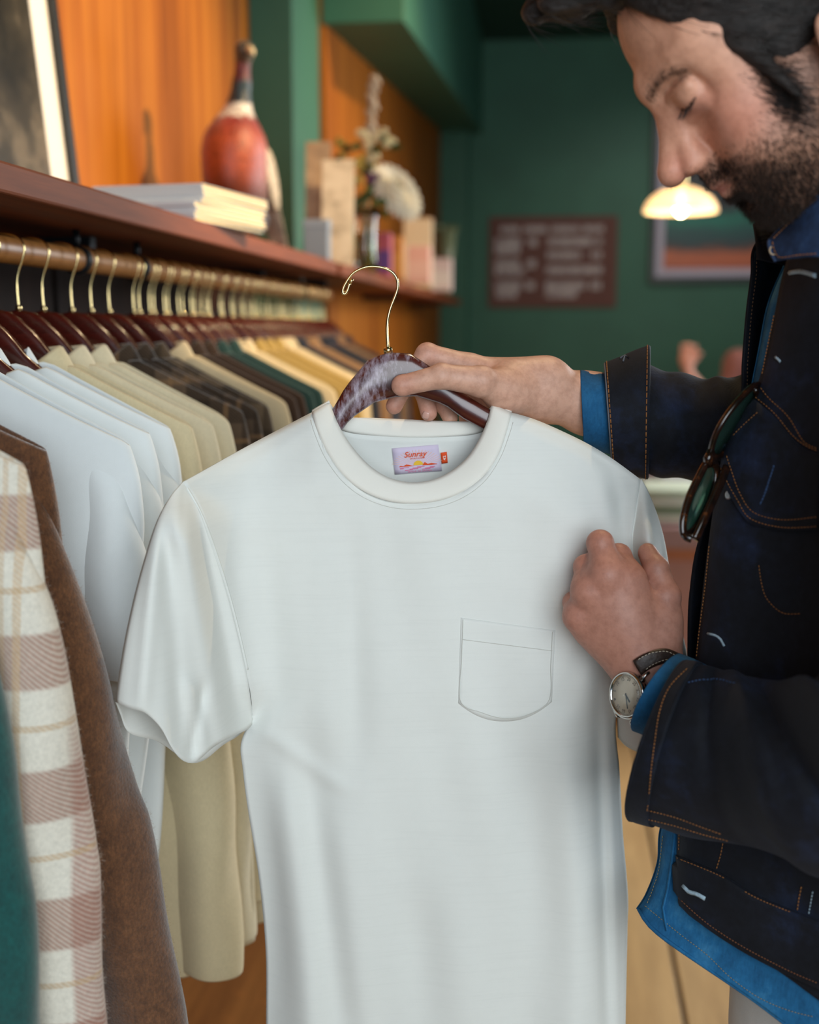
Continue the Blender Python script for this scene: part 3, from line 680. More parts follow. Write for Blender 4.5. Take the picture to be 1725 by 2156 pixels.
MB().box((a.x - .001, -.001, H * .82), (bb.x + .001, .041, H + .001)).xform(M).build('lid', plain('blue_grey_lid', '#8a94a2', .7), t, smooth=False, bevel=.001)
# vase and flowers
vc = at_y(770, 575, 3.22); vc.z = ZT
tv = thing('glass_vase', 'clear glass vase of cut flowers on the far shelf', 'vase', vc)
gl = NT('vase_glass'); gl.b.inputs['Transmission Weight'].default_value = 1; gl.b.inputs['Roughness'].default_value = .02; gl.b.inputs['IOR'].default_value = 1.45; gl.b.inputs['Base Color'].default_value = (.92, .95, .88, 1)
MB().lathe([(.030, .0005), (.032, .004), (.030, .06), (.032, .13), (.040, .165), (.0375, .165), (.0295, .13), (.0275, .06), (.029, .008), (.002, .007)], vc, 28).build('bowl', gl.m, tv)
wt = NT('vase_water'); wt.b.inputs['Transmission Weight'].default_value = 1; wt.b.inputs['IOR'].default_value = 1.33; wt.b.inputs['Base Color'].default_value = (.80, .78, .45, 1); wt.b.inputs['Roughness'].default_value = 0
MB().lathe([(.002, .0078), (.0285, .0085), (.0270, .06), (.0278, .10), (.002, .1001)], vc, 24).build('water', wt.m, tv)
STEM = plain('flower_stem', '#5d6b2c', .6, noise=.2); LEAF = plain('flower_leaf', '#2f4a1e', .5, noise=.3, nscale=60); DLEAF = plain('dark_leaf', '#1d2e16', .5)
def stem_to(t, p, m=STEM, bend=.02, r=.0022):
    b0 = vc + Vector((rnd.uniform(-.014, .014), rnd.uniform(-.014, .014), .012)); n_ = vc + Vector(((p.x - vc.x) * .22, (p.y - vc.y) * .22, .165))
    n_.x = max(vc.x - .03, min(vc.x + .03, n_.x)); pts = smooth_path([b0, n_, n_.lerp(p, .55) + Vector((0, 0, bend)), p], 6)
    MB().tube(pts, r, 6).build('stem', m, t); return pts
def leaf(t, p, d, L, wd, m=LEAF):
    d = Vector(d).normalized(); s = d.cross(Vector((0, -1, .2))).normalized(); rows = []
    for q in range(6):
        u = q / 5; wq = wd * math.sin(math.pi * (.05 + .93 * u)); c = p + d * L * u + Vector((0, 0, -.25 * L * u * u)); rows.append([c - s * wq, c + Vector((0, 0, -.12 * wd)), c + s * wq])
    MB().grid(rows).build('leaf', m, t, solid=.0006)
def mum(px, py, y, R, label):
    p = at_y(px, py, y); t = thing('chrysanthemum', label, 'flower', vc + Vector((0, 0, .01))); pts = stem_to(t, p)
    mp = plain('white_petal', '#f0ead8', .7, sss=.1); ax = Vector((.35, -.75, .35)).normalized(); q0 = ax.orthogonal().normalized(); q1 = ax.cross(q0); mb = MB(); mb2 = []
    for ring in range(7):
        n_ = 7 + ring * 3; th = .12 + ring * .27
        for k in range(n_):
            a = 2 * math.pi * (k + .5 * (ring % 2)) / n_; d = ax * math.cos(th) + (q0 * math.cos(a) + q1 * math.sin(a)) * math.sin(th); sd = d.cross(ax); sd = sd.normalized() if sd.length > .01 else q0
            rows = []
            for q in range(4):
                u = q / 3; c = p - ax * R * .25 + d * R * (.35 + .7 * u) + ax * R * .12 * math.sin(3 * u); wd = R * .15 * math.sin(math.pi * (.15 + .75 * u)); rows.append([c - sd * wd, c - ax * wd * .4, c + sd * wd])
            mb.grid(rows)
    mb.ball(p - ax * R * .1, R * .55, 14); dg_ = Vector((.62, .2, -.76)).normalized(); mb.v = [tuple(p + (Vector(q_) - p) * .86 + dg_ * ((Vector(q_) - p).dot(dg_)) * .55) for q_ in mb.v]; mb.build('petals', mp, t, kind='stuff'); MB().ball(p - ax * R * .5, R * .35, 10).build('sepals', STEM, t); leaf(t, pts[10], (.8, -.3, .1), .05, .012); return t
mum(836, 400, 3.14, .058, 'big white chrysanthemum leaning out of the glass vase')
def sprig(label, name, cat, tips, m, size, leafm=None, nb=5):
    t = thing(name, label, cat, vc + Vector((0, 0, .01)))
    for (px, py, y) in tips[:1]: main = stem_to(t, at_y(px, py, y))
    for (px, py, y) in tips:
        p = at_y(px, py, y); MB().tube([main[int(len(main) * .72)], main[int(len(main) * .72)].lerp(p, .6) + Vector((0, 0, .01)), p], .0014, 5).build('twig', STEM, t)
        for k in range(nb):
            c = p + Vector((rnd.uniform(-1, 1), rnd.uniform(-.6, .6), rnd.uniform(-1, 1))) * size * .9; mb = MB()
            for j in range(6):
                a = j * 1.047; mb.ball(c + Vector((math.cos(a), -.3, math.sin(a))) * size * .38, (size * .34, size * .2, size * .34), 8)
            mb.ball(c + Vector((0, -size * .2, 0)), size * .25, 8); mb.build('blossom', m, t)
        leaf(t, p + Vector((0, 0, -.02)), (rnd.uniform(-1, 1), -.3, rnd.uniform(-.2, .6)), .04, .010, leafm or LEAF)
    return t
YEL = plain('yellow_blossom', '#cdb35c', .7); CRM = plain('cream_blossom', '#d8cfa8', .7); PUR = plain('purple_blossom', '#4a2150', .6); GRN = plain('green_bud', '#7c8a3c', .7); GREYB = plain('dried_bud', '#a89c8e', .8)
sprig('sprig of pale yellow blossoms standing highest over the white chrysanthemum', 'flower_sprig', 'flower', [(778, 300, 3.2), (800, 285, 3.2), (822, 298, 3.22), (765, 290, 3.2), (785, 330, 3.2)], CRM, .014)
sprig('sprig of yellow green blooms in the centre of the vase', 'flower_sprig', 'flower', [(775, 335, 3.25), (782, 350, 3.25), (755, 345, 3.25), (748, 375, 3.22)], YEL, .013)
sprig('sprig of dark green leaves and cream buds at the left of the vase', 'flower_sprig', 'flower', [(718, 300, 3.2), (712, 330, 3.18), (735, 380, 3.16), (725, 350, 3.2)], GRN, .010, DLEAF)
sprig('small dark purple bloom tucked beside the white chrysanthemum', 'flower_sprig', 'flower', [(786, 374, 3.1)], PUR, .013)
sprig('low leafy green sprig above the rim of the vase', 'flower_sprig', 'flower', [(770, 410, 3.15), (800, 425, 3.12), (750, 430, 3.18), (790, 400, 3.15)], plain('leaf_green_bud', '#3f5a26', .6), .014, LEAF)
t = thing('dried_stem', 'tall pale dried stem rising above the flowers', 'flower', vc + Vector((0, 0, .01)))
pts = stem_to(t, at_y(790, 165, 3.4), m=GREYB, r=.002)
for px, py in ((790, 168), (785, 185), (782, 205), (786, 222), (780, 240), (783, 262), (777, 275)):
    p = at_y(px, py, 3.38); MB().ball(p, (.011, .010, .013), 10).ball(p + Vector((.009, 0, -.008)), .008, 8).ball(p + Vector((-.008, -.002, .006)), .007, 8).build('seed_head', GREYB, t)
# packets
def packet(label, px0, px1, py0, y, cols, name='packet', cat='packet', th=.05):
    a = at_y(px0, 500, y); bb = at_y(px1, py0, y); t = thing(name, label, cat, ((a.x + bb.x) / 2, y, ZT)); H = bb.z - ZT
    MB().box((a.x, y, ZT + .0005), (bb.x, y + th, bb.z)).build('carton', plain('carton_' + cols[0][1:], cols[0], .6), t, smooth=False, bevel=.002)
    MB().box((a.x + .0, y - .001, ZT + H * .15), (bb.x, y, ZT + H * .62)).build('label_panel', plain('label_' + cols[1][1:], cols[1], .6), t, smooth=False)
    MB().box((a.x + .003, y + .003, bb.z), (bb.x - .003, y + th - .003, bb.z + .004)).build('lid', plain('lid_' + cols[2][1:], cols[2], .6), t, smooth=False, bevel=.001); return t
packet('purple and pink packet beside the flower vase', 795, 822, 492, 3.55, ('#a8506a', '#5a3a8a', '#6a3060'))
packet('narrow orange packet between the purple and pink ones', 822, 846, 498, 3.72, ('#b8742c', '#c88a3c', '#8a5420'))
packet('pale pink carton in front of the white card on the far shelf', 858, 905, 520, 4.05, ('#d8a8a0', '#dcb4ac', '#caa098'))
packet('tall white and tan carton behind the pink carton', 850, 910, 460, 4.55, ('#d8c8ac', '#e8dfcc', '#a87a58'), th=.03)
packet('small white and pink tin at the far end of the shelf', 908, 950, 545, 4.9, ('#e4d2d0', '#efe6e0', '#c09aa0'), th=.07)
c = at_y(938, 545, 5.3); c.z = ZT
t = thing('leafy_cup', 'small grey green cup planter standing behind the white tin', 'planter', c)
zt = at_y(940, 485, 5.3).z - ZT
MB().lathe([(.028, .0005), (.034, zt * .5), (.050, zt), (.046, zt), (.030, zt * .5), (.003, zt * .45)], c, 20).build('cup', plain('grey_green_glaze', '#6c7458', .4), t)
for k in range(9):
    a = k * .7; leaf(t, c + Vector((.02 * math.cos(a), .02 * math.sin(a), zt * .97)), (math.cos(a), math.sin(a) * .6, .9), .05, .014, plain('grey_leaf', '#6f7a58', .6) if k == 0 else bpy.data.materials['grey_leaf'])

# ================================================================== the back of the shop
yb = YB - .012
a = at_y(1031, 457, yb); bb = at_y(1297, 647, yb)
t = thing('menu_poster', 'brown poster with white lettering on the green back wall', 'poster', ((a.x + bb.x) / 2, yb, bb.z))
MB().box((a.x, yb - .004, bb.z), (bb.x, YB - .001, a.z)).build('sheet', plain('poster_brown', '#6a4238', .7, noise=.06, nscale=8), t, smooth=False)
LET = plain('poster_white', '#e6dcd8', .7); W_, H_ = bb.x - a.x, a.z - bb.z
rows_ = [(.07, .04, [(.09, .23), (.27, .45), (.48, .70), (.73, .88)]), (.20, .055, [(.05, .25), (.31, .37), (.46, .80), (.83, .88)]), (.29, .055, [(.05, .23)]), (.35, .05, [(.46, .72), (.80, .88)]), (.44, .055, [(.05, .24), (.30, .37)]),
         (.53, .05, [(.05, .28)]), (.51, .055, [(.45, .88)]), (.68, .055, [(.05, .26), (.29, .36), (.45, .75), (.80, .87)]), (.77, .055, [(.06, .22), (.45, .68)])]
for (v, h, words_) in rows_:
    mb = MB()
    for (u0, u1) in words_:
        u = u0
        while u < u1:
            wd = rnd.uniform(.012, .018); zt_ = a.z - H_ * (v + .035); k = rnd.randint(0, 2)
            x0, x1 = a.x + W_ * u, a.x + W_ * (u + wd * .8); z0 = zt_ - H_ * (h + .03); y0, y1 = yb - .0052, yb - .004; s_ = (x1 - x0) * .40
            mb.box((x0, y0, z0), (x0 + s_, y1, zt_))
            if k != 1: mb.box((x1 - s_, y0, z0), (x1, y1, zt_))
            if k != 2: mb.box((x0, y0, zt_ - s_), (x1, y1, zt_))
            mb.box((x0, y0, (z0 + zt_) / 2 - s_ / 2), (x1, y1, (z0 + zt_) / 2 + s_ / 2))
            if k == 1: mb.box((x0, y0, z0), (x1, y1, z0 + s_))
            u += wd
    mb.build('lettering', LET, t, smooth=False, kind='stuff')
# framed print
x0 = at_y(1366, 590, yb).x; z0 = at_y(1400, 596, yb).z; x1, z1 = x0 + 1.02, z0 + 1.30
t = thing('framed_print', 'large black framed landscape print on the back wall beside the brown poster', 'picture', ((x0 + x1) / 2, yb, z0))
w_ = .038; mb = MB()
for lo, hi in (((x0, yb - .03, z0), (x1, YB, z0 + w_)), ((x0, yb - .03, z1 - w_), (x1, YB, z1)), ((x0, yb - .03, z0 + w_), (x0 + w_, YB, z1 - w_)), ((x1 - w_, yb - .03, z0 + w_), (x1, YB, z1 - w_))): mb.box(lo, hi)
mb.build('frame', BLACKF, t, smooth=False, bevel=.004)
MB().box((x0 + w_, yb - .012, z0 + w_), (x1 - w_, YB, z1 - w_)).build('mat', plain('lilac_mat', '#c9c0cf', .7), t, smooth=False)
n = NT('landscape_print'); tc = n.add('ShaderNodeTexCoord'); sp = n.add('ShaderNodeSeparateXYZ'); n.link(tc, 'Object', sp, 'Vector'); q = n.noise(n.coord((1.6, 1, 5)), 3.2, 3, .5)
ma = n.add('ShaderNodeMath', operation='MULTIPLY_ADD'); n.link(q, 'Fac', ma, 0); ma.inputs[1].default_value = .14; n.link(sp, 'Z', ma, 2)
mr = n.add('ShaderNodeMapRange'); mr.inputs['From Min'].default_value = .11; mr.inputs['From Max'].default_value = 1.25; n.link(ma, 0, mr, 'Value')
r = n.ramp(mr, 'Result', [(0, lin('#b4532a')), (.13, lin('#c8683a')), (.165, lin('#5a3a2c')), (.20, lin('#1f3c40')), (.28, lin('#1a5a50')), (.33, lin('#0f8068')), (.37, lin('#1c5048')), (.42, lin('#2a2a2c')), (.6, lin('#2c2a2c')), (1, lin('#3a3838'))])
n.link(r, 'Color', n.b, 'Base Color'); n.b.inputs['Roughness'].default_value = .4
MB().box((x0 + .085, yb - .016, z0 + .085), (x1 - .085, yb - .011, z1 - .085)).build('print', n.m, t, smooth=False)
# pendant
pc = at_y(1434, 440, 5.0)
t = thing('pendant_lamp', 'small ribbed glass dome pendant lamp glowing warm before the framed print', 'lamp', pc)
sh = NT('amber_glass_shade'); sh.b.inputs['Base Color'].default_value = lin('#efdcb8'); sh.b.inputs['Roughness'].default_value = .25; sh.b.inputs['Transmission Weight'].default_value = .55; sh.b.inputs['Emission Color'].default_value = lin('#ffdcae'); sh.b.inputs['Emission Strength'].default_value = .6
rows = []
for r_, z_ in ((.020, .088), (.045, .084), (.085, .068), (.118, .042), (.138, .012), (.145, -.012), (.141, -.012), (.134, .012), (.114, .040), (.082, .064), (.045, .079), (.020, .083)):
    rows.append([pc + Vector((r_ * (1 + .02 * math.cos(24 * an)) * math.cos(an), r_ * (1 + .02 * math.cos(24 * an)) * math.sin(an), z_)) for an in [2*math.pi*k/96 for k in range(96)]])
MB().grid(rows, True).build('lamp_shade', sh.m, t)
MB().lathe([(.014, .155), (.020, .150), (.020, .086), (.012, .08)], pc, 18).build('socket', BRASS, t)
MB().tube([pc + Vector((0, 0, .15)), Vector((pc.x, pc.y, ZC))], .003, 8).build('cord', plain('lamp_cord', '#b89a60', .6), t)
MB().lathe([(.05, -.02), (.05, 0)], (pc.x, pc.y, ZC), 20).build('ceiling_cap', BRASS, t)
MB().lathe([(.008, .075), (.012, .05), (.024, .02), (.026, .0), (.018, -.018), (.004, -.026)], pc, 18).build('bulb', emit('bulb_glow', '#ffe2b0', 22), t)
l = bpy.data.lights.new('pendant_light', 'POINT'); l.energy = 9; l.color = WARM; l.shadow_soft_size = .03; lo = bpy.data.objects.new('pendant_light', l); COL.objects.link(lo); lo.location = pc + Vector((0, 0, -.045))
# counter with folded clothes
yc = 4.2; ztop = at_y(1440, 1112, yc).z; cx0, cx1 = .22, 1.55
t = thing('shop_counter', 'mauve painted counter with a wooden edge strip behind the man', 'counter', ((cx0 + cx1) / 2, yc + .3, 0))
MV = plain('mauve_paint', '#a8786e', .6, noise=.05, nscale=5)
MB().box((cx0 + .02, yc + .015, .08), (cx1 - .02, yc + .62, ztop - .085)).build('body', MV, t, smooth=False, bevel=.003)
MB().box((cx0 + .05, yc + .05, 0), (cx1 - .05, yc + .58, .08)).build('plinth', BLACKF, t, smooth=False)
MB().box((cx0, yc, ztop - .115), (cx1, yc + .02, ztop - .075)).build('edge_strip', plain('edge_strip_wood', '#a05a30', .5), t, smooth=False, bevel=.003)
MB().box((cx0, yc, ztop - .075), (cx1, yc + .65, ztop)).build('worktop', plain('mauve_top', '#96706c', .5), t, smooth=False, bevel=.004)
sx0, sx1 = at_y(1352, 1100, yc + .1).x, at_y(1475, 1100, yc + .1).x
FC = [('#e6ddc6', 'bottom folded cream top of the pile on the counter'), ('#8f9c80', 'folded grey green top lying second from the bottom of the counter pile'), ('#e2e0d0', 'folded off white top second from the top of the counter pile'), ('#b4bca2', 'pale sage folded top lying topmost on the counter pile')]
for i, (c_, lb) in enumerate(FC):
    z0 = ztop + .031 * i; t = thing('folded_top', lb, 'clothing', ((sx0 + sx1) / 2, yc + .25, z0), 'folded tops on the counter'); mf = fabric('folded_' + str(i), c_, .9, 600, .3)
    rows = []
    for k in range(13):
        u = k / 12; rows.append([(sx0 + (sx1 - sx0) * (.5 + .5 * math.copysign(abs(math.cos(a)) ** .3, math.cos(a))), yc + .08 + .3 * u, z0 + .016 + .0145 * math.copysign(abs(math.sin(a)) ** .5, math.sin(a)) * (1 if 0 < k < 12 else .6)) for a in [2*math.pi*q/24 for q in range(24)]])
    MB().grid(rows, True, True, True).build('body', mf, t)
    MB().box((sx0 + .05, yc + .078, z0 + .012), (sx1 - .05, yc + .082, z0 + .016)).build('fold_edge', mf, t, smooth=False)
def carton(label, px0, px1, pyt, y, c_):
    a_ = at_y(px0, 1100, y); b_ = at_y(px1, pyt, y); t = thing('carton_box', label, 'box', ((a_.x + b_.x) / 2, y, ztop))
    MB().box((a_.x, y, ztop + .0005), (b_.x, y + .12, b_.z - .01)).build('base', plain('box_' + c_[1:], c_, .6), t, smooth=False, bevel=.002)
    MB().box((a_.x - .003, y - .003, b_.z - .035), (b_.x + .003, y + .123, b_.z)).build('lid', bpy.data.materials['box_' + c_[1:]], t, smooth=False, bevel=.002)
carton('pale lilac box on the counter behind the folded tops', 1393, 1460, 1000, yc + .45, '#c8c4d0')
carton('dull mauve box on the counter beside the pale lilac box', 1345, 1388, 985, yc + .47, '#94787c')

# ------------------------------------------------------------------ shop units -> metres
for me in bpy.data.meshes: me.transform(Matrix.Scale(KS, 4))
for o in S.objects:
    if o.type in ('MESH', 'EMPTY'):
        o.location = o.location * KS
        for md in o.modifiers:
            if md.type == 'SOLIDIFY': md.thickness *= KS
            if md.type == 'BEVEL': md.width *= KS
lo.location = lo.location * KS
CAM = CAM * KS
for k_ in ORG: ORG[k_] = ORG[k_] * KS

# fuzz of the two brushed wool pieces nearest the camera
def fuzz(root, n, L, rad, m, seed):
    rr_ = np.random.RandomState(seed)
    for part in [c for c in root.children if c.name.split('.')[0] in ('body', 'sleeve')]:
        me = part.data; v = np.empty(len(me.vertices) * 3); me.vertices.foreach_get('co', v); v = v.reshape(-1, 3); nr = np.empty(len(v) * 3); me.vertices.foreach_get('normal', nr); nr = nr.reshape(-1, 3)
        fs_ = np.array([list(p.vertices) for p in me.polygons if len(p.vertices) == 4]); k = int(n * (1.0 if part.name.startswith('body') else .8))
        q = fs_[rr_.randint(0, len(fs_), k)]; a, b = rr_.uniform(0, 1, (2, k, 1)); P = v[q[:, 0]] * (1-a) * (1-b) + v[q[:, 1]] * a * (1-b) + v[q[:, 2]] * a * b + v[q[:, 3]] * (1-a) * b; N = nr[q[:, 0]]
        keep = P[:, 0] > .02; P, N = P[keep], N[keep]
        if len(P) < 10: continue
        T_ = N * .8 + rr_.normal(0, .6, P.shape); T_ /= np.linalg.norm(T_, axis=1)[:, None]; U_ = np.cross(T_, rr_.normal(0, 1, P.shape)); U_ /= np.linalg.norm(U_, axis=1)[:, None]
        ln = (L * rr_.uniform(.4, 1.2, len(P)))[:, None]; M_ = P + T_ * ln * .5 + U_ * ln * .15; E_ = P + T_ * ln + U_ * ln * .5
        V_ = np.stack([P - U_ * rad, P + U_ * rad, M_ + U_ * rad * .8, M_ - U_ * rad * .8, E_], 1).reshape(-1, 3); b0 = 5 * np.arange(len(P)); F4 = np.stack([b0, b0 + 1, b0 + 2, b0 + 3], 1); F3 = np.stack([b0 + 3, b0 + 2, b0 + 4], 1)
        MB().raw(V_.tolist(), F4.tolist() + F3.tolist()).build('nap', m, root, fixn=False, kind='stuff')
fuzz([g for y_, g, l_ in HY if 'chestnut brown wool coat' in l_][0], 9000, .0032, .00007, plain('brown_nap', '#8a5c38', .9), 1)
fuzz([g for y_, g, l_ in HY if l_.startswith('fuzzy white flannel')][0], 8000, .0036, .00007, plain('white_nap', '#e0d4c6', .9), 2)
# ================================================================== the held hanger and white tee
D0 = 1.13
V_ = V
def V(px, py, D):                              # the tee's left shoulder and sleeve hang forward, pushed out by the clothes on the rail
    return V_(px, py, D - .135 * sm(0, 1, (590 - px) / 360) if 300 < py else D)
# ---- hanger, tipped a little, held in the right hand
hs = NT('hanger_wood_painted_gleam'); mpv = hs.coord((9, 30, 30)); nz = hs.noise(mpv, 1.3, 8, .62); rr_ = hs.ramp(nz, 'Fac', [(.25, lin('#2e100b')), (.5, lin('#4c1a12')), (.8, lin('#5e2318'))])
sc1 = hs.noise(hs.coord((1, 1, .5)), 34, 6, .75); sc2 = hs.noise(hs.coord((60, 20, 20)), 3, 4, .7); tcx = hs.add('ShaderNodeTexCoord'); spx = hs.add('ShaderNodeSeparateXYZ'); hs.link(tcx, 'Object', spx, 'Vector')  # pale patches: window reflection painted into the wood colour
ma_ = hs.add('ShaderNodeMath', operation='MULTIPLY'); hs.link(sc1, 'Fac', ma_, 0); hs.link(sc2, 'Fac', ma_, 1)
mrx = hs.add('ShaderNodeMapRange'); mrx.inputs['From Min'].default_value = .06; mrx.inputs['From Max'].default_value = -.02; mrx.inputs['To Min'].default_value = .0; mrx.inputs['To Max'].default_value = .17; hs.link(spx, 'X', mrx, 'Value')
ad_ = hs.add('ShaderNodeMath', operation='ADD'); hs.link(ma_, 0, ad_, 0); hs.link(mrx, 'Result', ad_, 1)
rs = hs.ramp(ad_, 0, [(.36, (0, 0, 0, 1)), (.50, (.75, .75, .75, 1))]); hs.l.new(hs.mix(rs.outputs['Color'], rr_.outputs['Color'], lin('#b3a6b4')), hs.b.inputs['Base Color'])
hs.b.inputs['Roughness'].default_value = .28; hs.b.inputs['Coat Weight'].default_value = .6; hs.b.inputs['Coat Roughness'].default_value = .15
HO = V(818, 741, D0); MH = Matrix.Translation(HO) @ Matrix(((RGT.x, FWD.x, 0, 0), (RGT.y, FWD.y, 0, 0), (0, 0, 1, 0), (0, 0, 0, 1))) @ Matrix.Rotation(math.radians(-8.5), 4, 'Y')
th_ = thing('coat_hanger', 'dark wooden hanger with pale window reflections painted on, held in the hand above the pocket tee', 'hanger', HO)
th_.rotation_euler = (0, 0, YAW)
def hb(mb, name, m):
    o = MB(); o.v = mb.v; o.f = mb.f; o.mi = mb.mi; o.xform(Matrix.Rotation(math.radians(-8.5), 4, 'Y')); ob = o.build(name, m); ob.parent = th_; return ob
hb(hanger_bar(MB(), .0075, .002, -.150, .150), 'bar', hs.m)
MB_hook = MB().tube(HOOK, .00135, 10).tube(smooth_path([HOOK[-1], Vector(HOOK[-1]) + Vector((.0028, 0, .004))], 2), .00135, 8); hk = MB_hook.build('hook', BRASS); hk.parent = th_
hb(MB().lathe([(.0042, -.001), (.0042, .003), (.0022, .005)], seg=12), 'collar', BRASS)

# ---- the tee
JERSEY = fabric('tee_jersey', '#e3e5e0', 0.92, 1500, 0.10, blotch=.02, slub=.022, sheen=.1)
RIB = fabric('tee_rib', '#ebe9e0', 0.92, 1800, 0.15, blotch=.02, sheen=.1)
SHL = ([385, 520, 660, 868, 1075, 1220, 1350], [1015, 938, 852, 846, 852, 918, 1010])
def cat_px(pts, n):
    P = smooth_path([(a, b, 0) for a, b in pts], 8); return [tuple(pline(P, i / (n - 1)))[:2] for i in range(n)]
FOLDS = [  # x0, y0, x1, y1, width px, depth m (+ toward the viewer)
    (735, 1080, 748, 1600, 34, -.0045), (690, 1150, 700, 1560, 45, .005), (800, 1300, 760, 2156, 60, .004), (640, 1560, 730, 2200, 40, -.007), (600, 1650, 660, 2250, 38, .008),
    (700, 1700, 780, 2250, 40, .006), (560, 1540, 720, 1660, 26, .003), (1000, 1500, 960, 2250, 70, .004), (1110, 1560, 1120, 2250, 50, -.005), (1200, 1560, 1215, 2250, 45, .006),
    (1262, 1480, 1285, 2200, 16, -.008), (1284, 1480, 1303, 2200, 13, .006), (880, 1900, 900, 2300, 50, -.004), (1290, 990, 1340, 1180, 13, -.006), (1262, 1000, 1318, 1200, 20, .006), (520, 1180, 560, 1520, 34, .005), (480, 1160, 525, 1500, 18, -.004), (1180, 1180, 1240, 1480, 40, .004), (1230, 1350, 1180, 1500, 26, -.004), (905, 1090, 905, 1500, 80, .003), (1040, 1090, 1050, 1300, 60, -.002)]
def fold_at(x, y):
    d = 0.0
    for x0, y0, x1, y1, wd, am in FOLDS:
        t = (y - y0) / (y1 - y0) if abs(y1 - y0) > 1 else 0; tt = max(-.2, min(1.2, t)); cx = x0 + (x1 - x0) * tt
        e = sm(-.15, .2, t) * (1 - sm(.85, 1.15, t)); d += am * e * math.exp(-((x - cx) / wd) ** 2)
    d += .0010 * math.sin(x * .021 + y * .006) + .0008 * math.sin(x * .043 - y * .011 + 1)
    return d
def coons(T, B, L, R):
    nu, nv = len(T), len(L); out = []
    for j in range(nv):
        v = j / (nv - 1); row = []
        for i in range(nu):
            u = i / (nu - 1)
            row.append(tuple((1 - v) * T[i][k] + v * B[i][k] + (1 - u) * L[j][k] + u * R[j][k] - ((1 - u) * (1 - v) * T[0][k] + u * (1 - v) * T[-1][k] + (1 - u) * v * B[0][k] + u * v * B[-1][k]) for k in (0, 1)))
        out.append(row)
    return out
def dist_edge(u): return min(1, max(0, min(u, 1 - u) / .16))
def bulge(x, y, u): return math.sin(math.pi / 2 * dist_edge(u)) * (.35 + .65 * sm(0, 190, y - interp(SHL[0], SHL[1], x))) * sm(-4, 46, y - interp(SHL[0], SHL[1], x))
nU, nV = 121, 120
NECKF = [(658, 868), (668, 905), (690, 955), (722, 1000), (765, 1034), (815, 1054), (868, 1060), (925, 1054), (975, 1035), (1018, 1003), (1048, 960), (1066, 910), (1077, 869)]
NECKB = [(658, 868), (690, 886), (728, 908), (790, 917), (868, 921), (945, 919), (1005, 912), (1045, 890), (1077, 869)]
SHLL = [(385, 1015), (430, 990), (480, 962), (530, 935), (600, 898), (658, 868)]; SHRR = [(1077, 869), (1110, 878), (1150, 893), (1225, 928), (1285, 963), (1350, 1010)]
def top_edge(neck):
    return cat_px(SHLL, 36)[:-1] + cat_px(neck, 51) + cat_px(SHRR, 36)[1:]
Lp = cat_px([(385, 1015), (415, 1065), (440, 1130), (470, 1220), (495, 1310), (520, 1420), (530, 1500), (508, 1565), (512, 1620), (522, 1700), (546, 1850), (560, 2000), (561, 2156), (560, 2440)], nV)
Rp = cat_px([(1350, 1010), (1338, 1080), (1330, 1150), (1332, 1300), (1305, 1450), (1296, 1530), (1304, 1620), (1311, 1750), (1322, 1880), (1321, 1960), (1317, 2156), (1315, 2440)], nV)
Bp = [(560 + (1315 - 560) * i / (nU - 1), 2440 + 6 * math.sin(i * .3)) for i in range(nU)]
TF, TB = top_edge(NECKF), top_edge(NECKB)
front = coons(TF[:nU], Bp, Lp, Rp); back = coons(TB[:nU], Bp, Lp, Rp)
tee = thing('tee_shirt', 'white crew neck pocket tee on the hanger held up by the man', 'shirt', V(868, 1500, D0))
def arm_e(x, y): return .022 * sm(1012, 1110, y) * (1 - sm(1430, 1540, y)) * (1.0 if x < 800 else .7)
def fpt(x, y, u, extra=0.0):
    k = bulge(x, y, u); e = arm_e(x, y) * (1 - dist_edge(u)); return V(x, y, D0 - .003 - ((.030 * k) ** 4 + e ** 4) ** .25 - fold_at(x, y) * min(1, k * 1.6) - extra)
mb = MB().grid([[fpt(x, y, i / (nU - 1)) for i, (x, y) in enumerate(r)] for r in front])
fb = mb.build('front_panel', JERSEY, tee, solid=.0009, soff=0)
BVF = BVHTree.FromPolygons([Vector(p) for p in mb.v], mb.f)
mbk = MB().grid([[V(x, y, D0 + .003 + .020 * bulge(x, y, i / (nU - 1)) + .3 * fold_at(x + 60, y) * bulge(x, y, i / (nU - 1))) for i, (x, y) in enumerate(r)] for r in back])
mbk.build('back_panel', JERSEY, tee, solid=.0009, soff=0); BVK = BVHTree.FromPolygons([Vector(p) for p in mbk.v], mbk.f)
# rib neck band: front and back
def band(outer, inner, D_o, D_i, n=60):
    A, B_ = cat_px(outer, n), cat_px(inner, n); rows = []
    for q in range(7):
        t = q / 6; rows.append([V(a[0] + (b_[0] - a[0]) * t, a[1] + (b_[1] - a[1]) * t, D_o(a, i / (n - 1)) + (D_i(b_, i / (n - 1)) - D_o(a, i / (n - 1))) * t - .0018 * math.sin(math.pi * t) ** .6) for i, (a, b_) in enumerate(zip(A, B_))])
    return MB().grid(rows)
NI = [(694, 847), (702, 872), (720, 910), (748, 950), (782, 985), (822, 1008), (868, 1017), (915, 1010), (955, 990), (988, 960), (1012, 922), (1028, 885), (1036, 853)]
NIB = [(694, 847), (708, 866), (732, 878), (790, 881), (868, 885), (945, 888), (1000, 886), (1022, 872), (1036, 853)]
bandf = band(NECKF, NI, lambda p, u: D0 - .003 - .030 * bulge(p[0], p[1], .5) - .0004, lambda p, u: D0 - .004 - .022 * math.sin(math.pi * u) ** .8)
bandf.build('neck_band', RIB, tee, solid=.0024, soff=0, label='ribbed neck band')
band(NECKB, NIB, lambda p, u: D0 + .003 + .020 * bulge(p[0], p[1], .5) + .0002, lambda p, u: D0 - .004 + .028 * math.sin(math.pi * u) ** .8).build('neck_band', RIB, tee, solid=.0020, soff=0, label='ribbed neck band')
